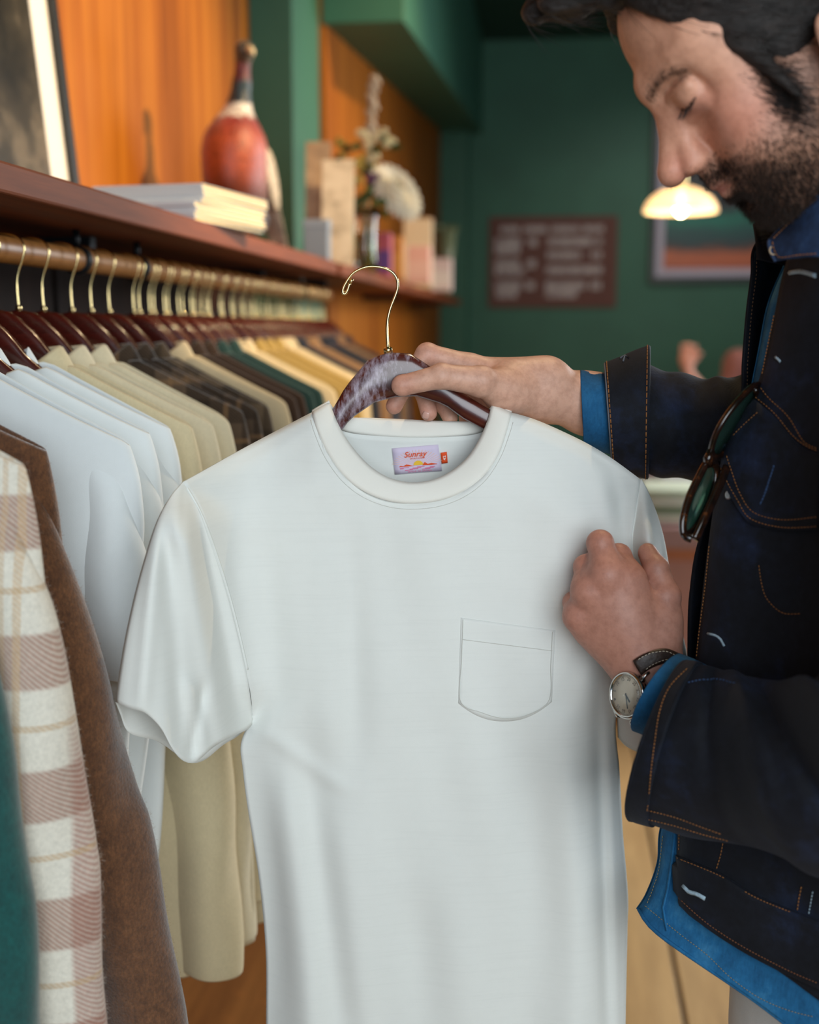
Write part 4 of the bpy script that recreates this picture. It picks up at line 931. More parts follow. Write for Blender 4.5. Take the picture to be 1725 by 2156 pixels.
# shoulder saddle joining band over the hanger at both sides
for (xo_, yo, xi, yi) in ((658, 868, 694, 847), (1077, 869, 1036, 853)):
    rows = [[V(xo_ + (xi - xo_) * t, yo + (yi - yo) * t - 2.5 * math.sin(math.pi * w_), D0 - .006 + .012 * w_) for w_ in [k / 8 for k in range(9)]] for t in [q / 4 for q in range(5)]]
    MB().grid(rows).build('neck_band', RIB, tee, solid=.0022, soff=0)
# sleeves
def sleeve(O, I, Hf, Hb, nu=44, nv=56, bf=.034, bb=.030, folds=()):
    o, i_, hf, hbk = cat_px(O, nv), cat_px(I, nv), cat_px(Hf, nu), cat_px(Hb, nu)
    Tt = [(O[0][0] + (I[0][0] - O[0][0]) * k / (nu - 1), O[0][1] + (I[0][1] - O[0][1]) * k / (nu - 1)) for k in range(nu)]
    gf, gb = coons(Tt, hf, o, i_), coons(Tt, hbk, o, i_); rows, rowsb = [], []
    for j in range(nv):
        v = j / (nv - 1); r, rb = [], []
        for k in range(nu):
            u = k / (nu - 1); w_ = math.sin(math.pi * u) ** .7 * sm(0, .25, v)
            x, y = gf[j][k]; d = 0
            for x0, y0, x1, y1, wd, am in folds:
                t = (y - y0) / (y1 - y0); cx = x0 + (x1 - x0) * max(-.2, min(1.2, t)); d += am * sm(-.1, .25, t) * (1 - sm(.9, 1.2, t)) * math.exp(-((x - cx) / wd) ** 2)
            r.append(V(x, y, D0 - .003 - ((bf * w_) ** 4 + (arm_e(x, y) * u ** 1.5) ** 4) ** .25 - d * min(1, 2 * w_)))
            x, y = gb[j][k]; rb.append(V(x, y, D0 + .002 + bb * w_))
        rows.append(r); rowsb.append(rb)
    return rows, rowsb, hf, hbk
fl = [(385, 1060, 470, 1580, 24, .012), (350, 1080, 380, 1560, 22, -.008), (330, 1120, 300, 1480, 18, .006), (420, 1100, 505, 1500, 22, -.007), (390, 1420, 440, 1600, 16, .006), (430, 1430, 400, 1600, 12, -.007)]
rf, rb_, hf, hbk = sleeve([(385, 1015), (358, 1048), (330, 1100), (304, 1180), (282, 1262), (263, 1350), (250, 1430), (244, 1478)],
    [(388, 1013), (415, 1065), (440, 1130), (470, 1220), (495, 1310), (520, 1420), (534, 1520)],
    [(244, 1478), (275, 1492), (305, 1500), (338, 1532), (365, 1580), (390, 1604), (415, 1602), (450, 1572), (490, 1550), (520, 1536), (534, 1520)],
    [(244, 1478), (254, 1505), (272, 1543), (330, 1560), (372, 1588), (398, 1606), (430, 1600), (470, 1568), (500, 1550), (534, 1520)], folds=fl)
so = MB().grid(rf).grid([r[::-1] for r in rb_]).build('sleeve', JERSEY, tee, solid=.0009, soff=0, weld=.0004)
fl2 = [(1362, 1030, 1400, 1500, 16, .008), (1385, 1090, 1425, 1500, 14, -.008), (1345, 1120, 1330, 1500, 15, -.005), (1420, 1300, 1440, 1580, 12, .006)]
rf2, rb2, _, _ = sleeve([(1352, 1008), (1376, 1062), (1396, 1125), (1408, 1190), (1416, 1250), (1430, 1310), (1445, 1370), (1452, 1440), (1455, 1590)][::-1][::-1],
    [(1348, 1010), (1336, 1080), (1328, 1150), (1330, 1300), (1303, 1450), (1302, 1552)],
    [(1455, 1590), (1400, 1596), (1352, 1585), (1320, 1570), (1302, 1552)], [(1455, 1592), (1400, 1600), (1352, 1588), (1320, 1573), (1302, 1553)], folds=fl2)
MB().grid(rf2).grid([r[::-1] for r in rb2]).build('sleeve', JERSEY, tee, solid=.0009, soff=0, weld=.0004)
# ---- things sewn on: laid onto the cloth itself
def onto(bv, px, py, lift=0.0):
    d = ray(px, py).normalized(); h = bv.ray_cast(CAM, d)
    if h[0] is None: return None, None
    n = h[1] if h[1].dot(d) < 0 else -h[1]; return h[0] + n * lift, n
def stitch_line(bv, pts, name, m, parent, r=.00035, lift=.0003, dash=None, n=None, label=None, kind=None):
    """thread lying on a cloth surface; dashes are separate short stitches"""
    P = smooth_path([(a, b, 0) for a, b in pts], 10); L = sum((P[i + 1] - P[i]).length for i in range(len(P) - 1)); n = n or max(4, int(L / 7)); mb = MB()
    Q = []
    for i in range(n + 1):
        p = pline(P, i / n); h, nn = onto(bv, p.x, p.y, lift); Q.append(h)
    if dash:
        for a, b in zip(Q[:-1], Q[1:]):
            if a is None or b is None or (a - b).length > .02: continue
            mb.tube([a, a.lerp(b, .35) + (a - CAM).normalized() * -.0002, a.lerp(b, dash)], r, 5)
    else:
        run = []
        for q in Q + [None]:
            if q is not None and (not run or (q - run[-1]).length < .02): run.append(q)
            else:
                if len(run) > 1: mb.tube(run, r, 5)
                run = [q] if q is not None else []
    if not mb.v: return None
    return mb.build(name, m, parent, kind=kind or 'stuff', label=label, fixn=False)
THREAD_W = plain('white_thread', '#cfcfc8', .8); THREAD_O = plain('orange_thread', '#94602f', .7, noise=.25, nscale=300); THREAD_B = plain('blue_thread', '#3f6a80', .7); THREAD_T = plain('tan_thread', '#9a8a5a', .7)
def patch(bv, corners, name, m, parent, lift, nx=14, ny=14, solid=.0008, label=None):
    (a, b, c, d) = corners; rows = []
    for j in range(ny):
        v = j / (ny - 1); row = []
        for i in range(nx):
            u = i / (nx - 1); x = (1-u)*(1-v)*a[0] + u*(1-v)*b[0] + u*v*c[0] + (1-u)*v*d[0]; y = (1-u)*(1-v)*a[1] + u*(1-v)*b[1] + u*v*c[1] + (1-u)*v*d[1]
            h, n = onto(bv, x, y, lift); row.append(h)
        rows.append(row)
    return MB().grid(rows).build(name, m, parent, solid=solid, soff=0, label=label), rows
# chest pocket
rows = []
for j in range(22):
    v = j / 21; row = []
    for i in range(22):
        u = i / 21; xl, yl = 970 - 5 * v, 1300 + 180 * v; xr, yr = 1170 - 8 * v, 1327 + 150 * v; dip = 40 * v ** 3 * (1 - abs(2 * u - 1) ** 2.2)
        h, n = onto(BVF, xl + (xr - xl) * u, yl + (yr - yl) * u + dip, .0006); row.append(h)
    rows.append(row)
mbp = MB().grid(rows); pk = mbp.build('pocket', JERSEY, tee, solid=.0005, soff=0, label='square chest pocket with a pointed base'); BVP = BVHTree.FromPolygons([Vector(p) for p in mbp.v], mbp.f)
stitch_line(BVP, [(974, 1346), (1070, 1358), (1164, 1370)], 'hem_stitching', THREAD_W, pk, r=.0003, lift=.0008)
stitch_line(BVP, [(975, 1304), (972, 1390), (970, 1476), (1015, 1500), (1062, 1512), (1110, 1505), (1156, 1474), (1160, 1400), (1164, 1330)], 'edge_stitching', THREAD_W, pk, r=.0003, lift=.0008)
stitch_line(BVF, [(394, 1028), (418, 1070), (443, 1130), (473, 1220), (498, 1310), (521, 1410)], 'armhole_seam', JERSEY, tee, r=.0011, lift=.0002)
stitch_line(BVF, [(655, 885), (664, 915), (684, 962), (718, 1010), (762, 1045), (815, 1066), (868, 1072), (925, 1066), (978, 1046), (1022, 1012), (1053, 966), (1072, 918), (1080, 890)], 'neck_stitching', THREAD_W, tee, r=.0003, lift=.0006)
# woven neck label
LBL = ((826, 943), (923, 935), (931, 990), (832, 998))
lab, _ = patch(BVK, LBL, 'neck_label', fabric('label_lilac', '#d9cce2', .8, 2000, .1, blotch=.03), tee, .0018, 8, 6, .0006, label='lilac woven label with an orange sunset over water')
def luv(u, v):                                # place on the label: u right, v down
    (a, b, c, d) = LBL; return ((1-u)*(1-v)*a[0] + u*(1-v)*b[0] + u*v*c[0] + (1-u)*v*d[0], (1-u)*(1-v)*a[1] + u*(1-v)*b[1] + u*v*c[1] + (1-u)*v*d[1])
def flat_on(bv, place, polys, name, m, parent, lift):
    mb = MB()
    for pts in polys:
        q = [onto(bv, *place(u, v), lift)[0] for u, v in pts]
        if all(x is not None for x in q): mb.poly(q)
    return mb.build(name, m, parent, smooth=False, fixn=False)
ORG_ = plain('label_orange', '#e2552a', .8); YLW = plain('label_yellow', '#edbf3c', .8); PNK = plain('label_pink', '#d8799c', .8); PCH = plain('label_peach', '#ecc0a4', .8)
flat_on(BVK, luv, [[(.50, .74), (.50 + .55 * math.cos(a - .012), .74 - .62 * math.sin(a - .012)), (.50 + .55 * math.cos(a + .012), .74 - .62 * math.sin(a + .012))] for a in [.12 + 2.9 * k / 22 for k in range(23)] if abs(.55 * math.cos(a)) < .42 or True][1:-1], 'sun_rays', PCH, lab, .0023)
for o_ in [lab.children[-1]]: o_['kind'] = 'stuff'
flat_on(BVK, luv, [[(.52 + .105 * math.cos(math.pi * k / 12), .70 - .17 * math.sin(math.pi * k / 12)) for k in range(13)]], 'sun', YLW, lab, .0026)
flat_on(BVK, luv, [[(.10, .72), (.14, .675), (.20, .70), (.26, .64), (.32, .66), (.38, .70), (.44, .72)], [(.60, .72), (.66, .60), (.72, .68), (.80, .66), (.92, .70), (.92, .715), (.80, .73)]], 'hills', ORG_, lab, .0029)
flat_on(BVK, luv, [[(u0, v0), (u0 + w_, v0 - .004), (u0 + w_, v0 + .022), (u0, v0 + .026)] for k in range(26) for u0, v0, w_ in [(.12 + .78 * ((k * .381) % 1) * .9, .755 + .034 * (k % 4), .07 + .05 * ((k * .77) % 1))]], 'water', PNK, lab, .0026)
lab.children[-1]['kind'] = 'stuff'
def text_on(bv, place, s, u0, v0, hgt, asp, name, m, parent, lift, shear=0.0, bold=0.0, spacing=1.0, width=None):
    """flat lettering laid onto a surface: u0, v0 is the baseline start in the place's own units"""
    cu = bpy.data.curves.new('lettering', 'FONT'); cu.body = s; cu.size = 1; cu.shear = shear; cu.offset = bold; cu.space_character = spacing; cu.resolution_u = 3
    o = bpy.data.objects.new('lettering_source', cu); me = bpy.data.meshes.new_from_object(o)
    X = [v.co.x for v in me.vertices]; k = (width / (max(X) - min(X))) if width else hgt / asp
    vs_ = [onto(bv, *place(u0 + (v.co.x - min(X)) * k, v0 - v.co.y * hgt), lift)[0] for v in me.vertices]; fs_ = [tuple(p.vertices) for p in me.polygons]
    bpy.data.objects.remove(o); bpy.data.meshes.remove(me); bpy.data.curves.remove(cu)
    if any(v is None for v in vs_): return None
    return MB().raw(vs_, fs_).build(name, m, parent, smooth=False, fixn=False, kind='stuff')
text_on(BVK, luv, 'Sunray', .24, .37, .30, 1, 'brand_lettering', ORG_, lab, .0030, shear=.35, bold=.012, width=.50)
text_on(BVK, luv, 'SPORTSWEAR', .36, .455, .062, 1, 'small_lettering', ORG_, lab, .0030, bold=.01, width=.32)
text_on(BVK, luv, 'MADE IN JAPAN', .28, .955, .075, 1, 'origin_lettering', PNK, lab, .0030, bold=.008, width=.50, spacing=1.15)
SZ = ((928, 952), (941, 950), (943, 973), (930, 975))
tagp, _ = patch(BVK, SZ, 'size_label', plain('size_orange', '#e8521f', .8), tee, .0020, 4, 6, .0005, label='small orange size label')
def suv(u, v):                                # turned a quarter: reads upwards
    (a, b, c, d) = SZ; U, V_ = v, 1 - u; return ((1-U)*(1-V_)*a[0] + U*(1-V_)*b[0] + U*V_*c[0] + (1-U)*V_*d[0], (1-U)*(1-V_)*a[1] + U*(1-V_)*b[1] + U*V_*c[1] + (1-U)*V_*d[1])
text_on(BVK, suv, '42', .28, .75, .62, 1, 'size_lettering', plain('size_white', '#f4e4dc', .8), tagp, .0026, bold=.02, width=.44)

V = V_
# ================================================================== the man
man = thing('person', 'bearded man in dark denim jacket over a blue shirt looking down at the white tee', 'person', V(1800, 1500, 1.02) * 1.0)
def NP(v): return np.array([v.x, v.y, v.z])
def PX(px, py, D): return NP(V(px, py, D))
# ---- head frame: x forward, y left, z up
AL, BE, RO = math.radians(41), math.radians(-1), math.radians(0)
Fh = RGT * (-math.cos(BE)) + FWD * (-math.sin(BE)); Fd = (Fh * math.cos(AL) - UP * math.sin(AL)).normalized(); Ud = (Fh * math.sin(AL) + UP * math.cos(AL)).normalized(); Ld = Ud.cross(Fd)
HR = np.array([[Fd.x, Ld.x, Ud.x], [Fd.y, Ld.y, Ud.y], [Fd.z, Ld.z, Ud.z]])
SEL = np.array((.0905, 0, .031)); HORG = PX(1399, 217, .965) - HR @ SEL
def h2w(p): return HR @ np.asarray(p, float) + HORG
def w2h(p): return HR.T @ (np.asarray(p, float) - HORG)
neck_b = w2h(PX(1905, 630, 1.03)); neck_m = w2h(PX(1805, 420, .995))
f = Field((-.13, -.10, -.22), (.145, .10, .15), .0019)
f.ell((-.012, 0, .050), (.096, .0745, .086), .01)
f.ell((.038, 0, .070), (.050, .060, .050), .02)                              # forehead
f.ell((.040, 0, -.018), (.050, .058, .070), .02)                              # mid face
for s in (-1, 1):
    f.cone((.002, s * .050, -.050), (.061, s * .016, -.083), .016, .014, .022)  # jaw
    f.ell((.056, s * .044, -.006), (.026, .020, .022), .014)                  # cheekbone
    f.ell((.060, s * .034, -.036), (.026, .024, .030), .014)                  # cheek
    f.cone((.0905, s * .006, .047), (.074, s * .041, .049), .0085, .0070, .018)   # brow ridge
    f.ell((.040, s * .054, .040), (.030, .014, .034), .02)                    # temple
f.ell((.066, 0, -.082), (.020, .022, .017), .016)                             # chin
f.ell((.061, 0, -.056), (.036, .036, .030), .016)                             # muzzle
f.cone((-.020, 0, -.02), tuple(neck_m), .056, .054, .03).cone(tuple(neck_m), tuple(neck_b), .054, .056, .02)
for s in (-1, 1):
    f.ell((.101, s * .031, .0255), (.019, .0155, .0125), .012, 'cut')          # eye sockets
    f.ell((.0775, s * .0325, .0235), (.0138, .0150, .0130), .004)              # lids over the eyeball
    f.cone((.0885, s * .021, .0305), (.081, s * .045, .0290), .0042, .0036, .006) # upper lid fold
    f.cone((.0855, s * .023, .0100), (.0775, s * .043, .0120), .0040, .0040, .008) # lower lid bag
f.cone((.0905, 0, .036), (.0985, 0, .014), .0078, .0082, .012).cone((.0985, 0, .014), (.1180, 0, -.011), .0082, .0098, .006)   # nose bridge
f.ell((.1180, 0, -.0140), (.0118, .0112, .0100), .006)                         # tip
for s in (-1, 1):
    f.ell((.1030, s * .0125, -.0185), (.0115, .0068, .0080), .005)             # wings
    f.cone((.090, s * .009, .020), (.100, s * .010, -.006), .008, .007, .012)
f.cone((.094, 0, -.024), (.0945, 0, -.036), .010, .009, .010)                   # philtrum
for s in (-1, 1):
    f.ell((.1055, s * .0060, -.0252), (.0050, .0030, .0030), .0025, 'cut')      # nostrils
    f.cone((.0975, 0, -.0425), (.0860, s * .0220, -.0460), .0052, .0030, .005)   # upper lip
    f.cone((.0935, 0, -.0530), (.0850, s * .0190, -.0495), .0058, .0034, .005)   # lower lip
    f.cone((.1020, 0, -.0478), (.0885, s * .0240, -.0482), .0016, .0012, .0022, 'cut')
f.cone((.0915, -.012, -.0655), (.0915, .012, -.0655), .0055, .0055, .008, 'cut')
for s in (-1, 1):                                                            # ears
    E = np.array([[math.cos(.35), -s * math.sin(.35), 0], [s * math.sin(.35), math.cos(.35), 0], [0, 0, 1]])
    f.ell((-.010, s * .078, -.026), (.018, .0065, .032), .006, rot=E).ell((-.004, s * .0835, -.024), (.010, .005, .017), .004, 'cut', rot=E).cone((-.002, s * .077, -.050), (.000, s * .075, -.056), .007, .006, .005)
    f.cone((.005, s * .0745, -.030), (.005, s * .0745, -.038), .0045, .004, .004)
hv, hf_ = f.mesh()
# ---- hands
def hand(lo_hi, h, build):
    P = np.array(lo_hi); fl_ = Field(P.min(0) - .045, P.max(0) + .045, h); build(fl_); return fl_.mesh()
def finger(fl_, pts, rad, k0=.008, k=.0025):
    pts = [PX(*p) for p in pts]
    for i, (a, b, r1, r2) in enumerate(zip(pts[:-1], pts[1:], rad[:-1], rad[1:])):
        fl_.cone(a, b, r1, r2, k0 if i == 0 else k)
        if i > 0: fl_.ell(a, r1 * 1.04, .003)
# right hand (far arm) gripping the hanger
RW = (1140, 822, 1.168)
RH = dict(thumb=[(1078, 826, 1.142), (1012, 803, 1.116), (930, 792, 1.1085), (851, 811, 1.1100)], index=[(985, 774, 1.160), (900, 747, 1.156), (858, 800, 1.1485), (830, 855, 1.1465)],
          middle=[(1003, 800, 1.178), (935, 768, 1.174), (893, 822, 1.158), (903, 869, 1.150)], ring=[(1025, 834, 1.186), (968, 812, 1.182), (935, 850, 1.164), (948, 880, 1.156)], pinky=[(1050, 866, 1.182), (1008, 856, 1.178), (985, 880, 1.166), (990, 900, 1.160)])
def build_r(g):
    w_ = PX(*RW)
    g.chain([PX(1560, 905, 1.20), PX(1400, 878, 1.20), PX(1240, 850, 1.185), w_], [.045, .040, .0300, .0245], .01)
    g.cone(PX(1150, 806, 1.168), PX(990, 778, 1.160), .022, .0135, .012).cone(PX(1150, 822, 1.172), PX(1003, 803, 1.176), .022, .0145, .012).cone(PX(1150, 838, 1.174), PX(1050, 864, 1.180), .022, .0125, .012).cone(PX(1150, 832, 1.172), PX(1025, 834, 1.184), .022, .0140, .012)
    g.cone(PX(1120, 838, 1.158), PX(1062, 826, 1.138), .019, .0190, .014).cone(PX(1150, 795, 1.166), PX(1075, 792, 1.150), .018, .013, .014)
    finger(g, RH['thumb'], [.0180, .0140, .0112, .0096], .012); g.ell(PX(845, 812, 1.1092), (.0090, .0080, .0090), .004)
    finger(g, RH['index'], [.0135, .0108, .0092, .0080]); finger(g, RH['middle'], [.0135, .0108, .0094, .0082]); finger(g, RH['ring'], [.0130, .0102, .0088, .0076]); finger(g, RH['pinky'], [.0115, .0090, .0076, .0066])
rv, rf_ = hand([PX(800, 720, 1.14), PX(1420, 930, 1.22), PX(850, 900, 1.10)], .0016, build_r)
# left hand (near arm) with the watch, feeling the tee
LWR = (1386, 1458, 1.040)
LH = dict(thumb=[(1394, 1330, 1.050), (1403, 1256, 1.056), (1382, 1198, 1.066), (1364, 1164, 1.078)], index=[(1322, 1222, 1.050), (1303, 1172, 1.066), (1304, 1178, 1.084), (1314, 1196, 1.094)],
          middle=[(1280, 1210, 1.044), (1264, 1144, 1.056), (1262, 1150, 1.078), (1272, 1172, 1.092)], ring=[(1240, 1244, 1.050), (1234, 1194, 1.066), (1244, 1200, 1.084), (1258, 1218, 1.094)], pinky=[(1219, 1296, 1.058), (1208, 1268, 1.074), (1216, 1262, 1.088), (1230, 1268, 1.096)])
def build_l(g):
    g.chain([PX(1720, 1640, .90), PX(1570, 1580, .965), PX(1460, 1510, 1.015), PX(*LWR)], [.044, .038, .0290, .0255], .01)
    for q, r_ in (('index', .0160), ('middle', .0165), ('ring', .0155), ('pinky', .0135)): g.cone(PX(1366, 1416, 1.048), PX(*LH[q][0]), .0235, r_, .014)
    g.cone(PX(1384, 1420, 1.048), PX(1394, 1310, 1.054), .0200, .0165, .014).cone(PX(1330, 1390, 1.056), PX(1250, 1320, 1.060), .018, .017, .014)
    g.ell(PX(1370, 1270, 1.068), .016, .012).ell(PX(1310, 1300, 1.062), .030, .02)
    finger(g, LH['thumb'], [.0165, .0125, .0112, .0090], .012); g.ell(PX(1398, 1252, 1.058), .0118, .006)
    finger(g, LH['index'], [.0145, .0112, .0098, .0086], .009); finger(g, LH['middle'], [.0145, .0114, .0100, .0088], .009); finger(g, LH['ring'], [.0138, .0106, .0094, .0082], .009); finger(g, LH['pinky'], [.0122, .0092, .0082, .0072], .008)
    for q in ('index', 'middle', 'ring', 'pinky'):
        a = np.array(LH[q][0], float); g.ell(PX(a[0] - 2, a[1] + 2, a[2] - .006), .0098, .008)
lv, lf_ = hand([PX(1180, 1110, 1.04), PX(1640, 1640, .94), PX(1300, 1200, 1.10)], .0016, build_l)
# ---- the rest of the body, inside the clothes
SHN, SHF = PX(1985, 830, .905), PX(1800, 790, 1.19)
def build_t(g):
    cx = lambda py, px=1860, D=1.04: PX(px, py, D)
    g.chain([cx(640, 1850), cx(900, 1870), cx(1250, 1880), cx(1600, 1860), cx(1850, 1850)], [.06, .085, .09, .085, .09], .03)
    g.chain([SHN, PX(1975, 1250, .87), PX(1890, 1620, .85), PX(1720, 1640, .90)], [.040, .040, .040, .042], .02)
    g.chain([SHF, PX(1720, 880, 1.21), PX(1560, 905, 1.20)], [.055, .047, .044], .03)
    g.cone(cx(790), SHN, .05, .038, .02).cone(cx(760), SHF, .06, .05, .02).cone(PX(1905, 620, 1.03), cx(720, 1890), .055, .055, .02)
tv_, tf_ = hand([PX(1500, 560, 1.0), PX(2150, 2050, 1.0), PX(1800, 1000, .78), PX(1800, 1000, 1.32)], .012, build_t)
allv = np.concatenate([hv @ HR.T + HORG, rv, lv, tv_]); o1, o2, o3 = len(hv), len(hv) + len(rv), len(hv) + len(rv) + len(lv)
allf = np.concatenate([hf_, rf_ + o1, lf_ + o2, tf_ + o3])
# the skin's own colours: lips, beard shadow, ruddy nose and knuckles; plus shade painted on the near hand
base = np.array(lin('#dfa98d')[:3]); red = np.array(lin('#c0705f')[:3]); dark = np.array(lin('#5b3f31')[:3]); lipc = np.array(lin('#a8625a')[:3]); handc = np.array(lin('#d6a790')[:3])
def gs(p, c, r): return np.exp(-(((p - np.array(c)) / np.array(r)) ** 2).sum(1))
def beard_mask(p):
    F_, L_, U_ = p[:, 0], np.abs(p[:, 1]), p[:, 2]
    line = np.interp(F_, [-.02, .015, .035, .06, .085, .094, .12], [.03, .015, -.010, -.034, -.036, -.029, -.029])  # upper border of the beard
    m = 1 / (1 + np.exp((U_ - line) / .0045)); m *= 1 / (1 + np.exp(-(F_ - (-.005)) / .004))
    lip = gs(p * np.array([1, 1, 1]), (.100, 0, -.048), (.016, .022, .0085)); m *= np.clip(1 - 1.5 * lip, 0, 1)
    nose = np.clip(gs(p, (.108, 0, -.016), (.018, .022, .012)) * 1.6, 0, 1); m *= 1 - nose
    m *= 1 - .75 * gs(p, (.094, 0, -.068), (.010, .016, .007)); m *= np.clip((U_ + .135) / .03, 0, 1); return m
bm_ = beard_mask(hv); colv = np.tile(base, (len(allv), 1)); hc = colv[:len(hv)]
def mixc(a, b, t): return a + (b - a) * np.clip(t, 0, 1)[:, None]
hc = mixc(hc, red, .75 * gs(hv, (.112, 0, -.016), (.02, .02, .016)) + .65 * gs(hv, (.064, .047, -.014), (.034, .03, .030)) + .35 * gs(hv, (.095, 0, .015), (.012, .014, .02)))
hc = mixc(hc, lipc, .85 * gs(hv, (.100, 0, -.048), (.014, .020, .0075)))
hc = mixc(hc, dark, .40 * bm_ + .22 * bm_ * gs(hv, (.085, 0, -.065), (.05, .05, .045))); hc = mixc(hc, red * .75, .5 * gs(hv, (.083, .034, .012), (.016, .02, .008)))
colv[:len(hv)] = hc; hd = colv[o1:o3]; hd[:] = handc
ww = allv[o1:o3]
for pt, s_ in [(PX(*LH[q][0]), .014) for q in ('index', 'middle', 'ring', 'pinky')] + [(PX(*LH[q][1]), .011) for q in ('index', 'middle', 'ring', 'pinky', 'thumb')] + [(PX(*RH['index'][1]), .012), (PX(*RH['thumb'][3]), .012), (PX(*RH['index'][3]), .012), (PX(*RH['middle'][3]), .012)]:
    hd[:] = mixc(hd, np.array(lin('#b9685a')[:3]), .55 * np.exp(-((ww - pt) ** 2).sum(1) / s_ ** 2))
hd[len(rv):] = mixc(hd[len(rv):], np.array(lin('#a05f50')[:3]), np.full(len(lv), .55))  # near hand darkened: the shadow on it is mixed into its colour
sk = NT('skin'); at = sk.add('ShaderNodeAttribute', attribute_name='skin_tone'); n = sk.noise(sk.coord(), 130, 5, .65); r = sk.ramp(n, 'Fac', [(.3, (.80, .76, .74, 1)), (.6, (1, 1, 1, 1))])
sk.l.new(sk.mix(1.0, at.outputs['Color'], r.outputs['Color'], 'MULTIPLY'), sk.b.inputs['Base Color']); sk.b.inputs['Roughness'].default_value = .48; sk.b.inputs['Subsurface Weight'].default_value = .12
sk.b.inputs['Subsurface Radius'].default_value = (.012, .005, .003); sk.b.inputs['Specular IOR Level'].default_value = .4
n2 = sk.noise(sk.coord(), 700, 4, .6); n3 = sk.noise(sk.coord((1, 1, 1)), 90, 4, .6); sk.bump(n3, 'Fac', .22, .0022, sk.bump(n2, 'Fac', .25, .0006))
mb = MB().raw([tuple(p) for p in allv], [tuple(int(i) for i in q) for q in allf]); body = mb.build('body', sk.m, man, fixn=False)
ca = body.data.color_attributes.new('skin_tone', 'FLOAT_COLOR', 'POINT'); ca.data.foreach_set('color', np.concatenate([colv, np.ones((len(colv), 1))], 1).astype(np.float32).ravel())
BVB = BVHTree.FromPolygons([Vector(p) for p in allv], [tuple(int(i) for i in q) for q in allf])
bpy.context.view_layer.update()
# ---- strands
def strands(name, roots, dirs, lens, rad, m, parent, segs=3, curl=None, grav=None, label=None):
    V_s, F_s = [], []; tri = [(math.cos(a), math.sin(a)) for a in (0, 2.094, 4.189)]
    for i in range(len(roots)):
        p = np.array(roots[i]); d = np.array(dirs[i]); d /= np.linalg.norm(d); L = lens[i]; b0 = len(V_s)
        for s_ in range(segs + 1):
            t = s_ / segs; u = np.cross(d, (.3, .5, .8)); u /= np.linalg.norm(u); v = np.cross(d, u); r_ = rad * (1 - .85 * t)
            for cx, sx in tri: V_s.append(p + (u * cx + v * sx) * r_)
            p = p + d * L / segs
            if grav is not None: d = d + grav[i] / segs if isinstance(grav, list) else d + np.array(grav) / segs; d = d / np.linalg.norm(d)
        for s_ in range(segs):
            for k in range(3): F_s.append((b0 + s_*3 + k, b0 + s_*3 + (k+1) % 3, b0 + s_*3 + 3 + (k+1) % 3, b0 + s_*3 + 3 + k))
    return MB().raw([tuple(p) for p in V_s], F_s).build(name, m, parent, fixn=False, kind='stuff', label=label)
HAIR = plain('dark_hair', '#1a1412', .38, spec=.6); BEARD = plain('beard_hair', '#2e2019', .5, noise=.4, nscale=40)
rs_ = np.random.RandomState(3)
def vnormals(v, f_):
    n = np.zeros_like(v); a = np.cross(v[f_[:, 2]] - v[f_[:, 0]], v[f_[:, 3]] - v[f_[:, 1]])
    for k in range(4): np.add.at(n, f_[:, k], a)
    return n / np.maximum(np.linalg.norm(n, axis=1), 1e-12)[:, None]
hn = vnormals(hv, hf_)
if (hn * (hv - np.array([.0, 0, .03]))).sum() < 0: hn = -hn
pr = bm_ * (.45 + 2.2 * gs(hv, (.085, 0, -.065), (.045, .05, .04)) + 3.5 * gs(hv, (.096, .012, -.034), (.02, .022, .007))) * (hv[:, 1] > -.06) * (hn[:, 1] > -.7); idx = rs_.choice(len(hv), 15000, p=pr / pr.sum())
roots = hv[idx] + rs_.uniform(-.0009, .0009, (len(idx), 3)); dn = np.stack([.25 * hv[idx, 0] / .09, .15 * np.sign(hv[idx, 1]), -np.ones(len(idx))], 1); dd = hn[idx] * .55 + dn * .9 + rs_.normal(0, .35, (len(idx), 3))
low = np.clip((-.03 - hv[idx, 2]) / .06, 0, 1); ln = .0032 + .0065 * low * rs_.uniform(.5, 1.2, len(idx))
strands('beard', roots @ HR.T + HORG, dd @ HR.T, ln, .00017, BEARD, man, 2, label='short dark brown beard and moustache')
# eyebrows and lashes
for s in (1, -1):
    u = rs_.uniform(0, 1, 420) ** .8; br = np.stack([np.interp(u, [0, .5, 1], [.100, .094, .076]), s * (.008 + .040 * u), np.interp(u, [0, .6, 1], [.0400, .0445, .0390]) + rs_.normal(0, .0034, 420)], 1)
    q = np.array([hv[np.argmin(((hv - b_) ** 2).sum(1))] for b_ in br]); dq = np.stack([-.5 * u, s * np.full(420, .9), .4 - .6 * u], 1) + rs_.normal(0, .2, (420, 3)) + .35 * np.array([1, 0, 0])
    strands('eyebrow', q @ HR.T + HORG, dq @ HR.T, np.full(420, .0060), .00013, BEARD, man, 2)
    u = np.linspace(0, 1, 46); lx = np.stack([np.interp(u, [0, .5, 1], [.0880, .0912, .0822]), s * (.0215 + .0235 * u), np.interp(u, [0, .5, 1], [.0190, .0160, .0185])], 1)
    q = np.array([hv[np.argmin(((hv - b_) ** 2).sum(1))] for b_ in lx]); dq = np.stack([np.full(46, .8), s * (u - .3) * .6, np.full(46, -.65)], 1) + rs_.normal(0, .08, (46, 3))
    strands('eyelash', q @ HR.T + HORG, dq @ HR.T, np.full(46, .0085), .00028, HAIR, man, 3, grav=[HR @ np.array([.2, 0, .5])] * 46)
    MB().tube([Vector(HR @ b_ + HORG) for b_ in q + np.array([.0004, 0, -.0002])], .00055, 5).build('lid_line', plain('lash_line', '#3a221c', .6), man)
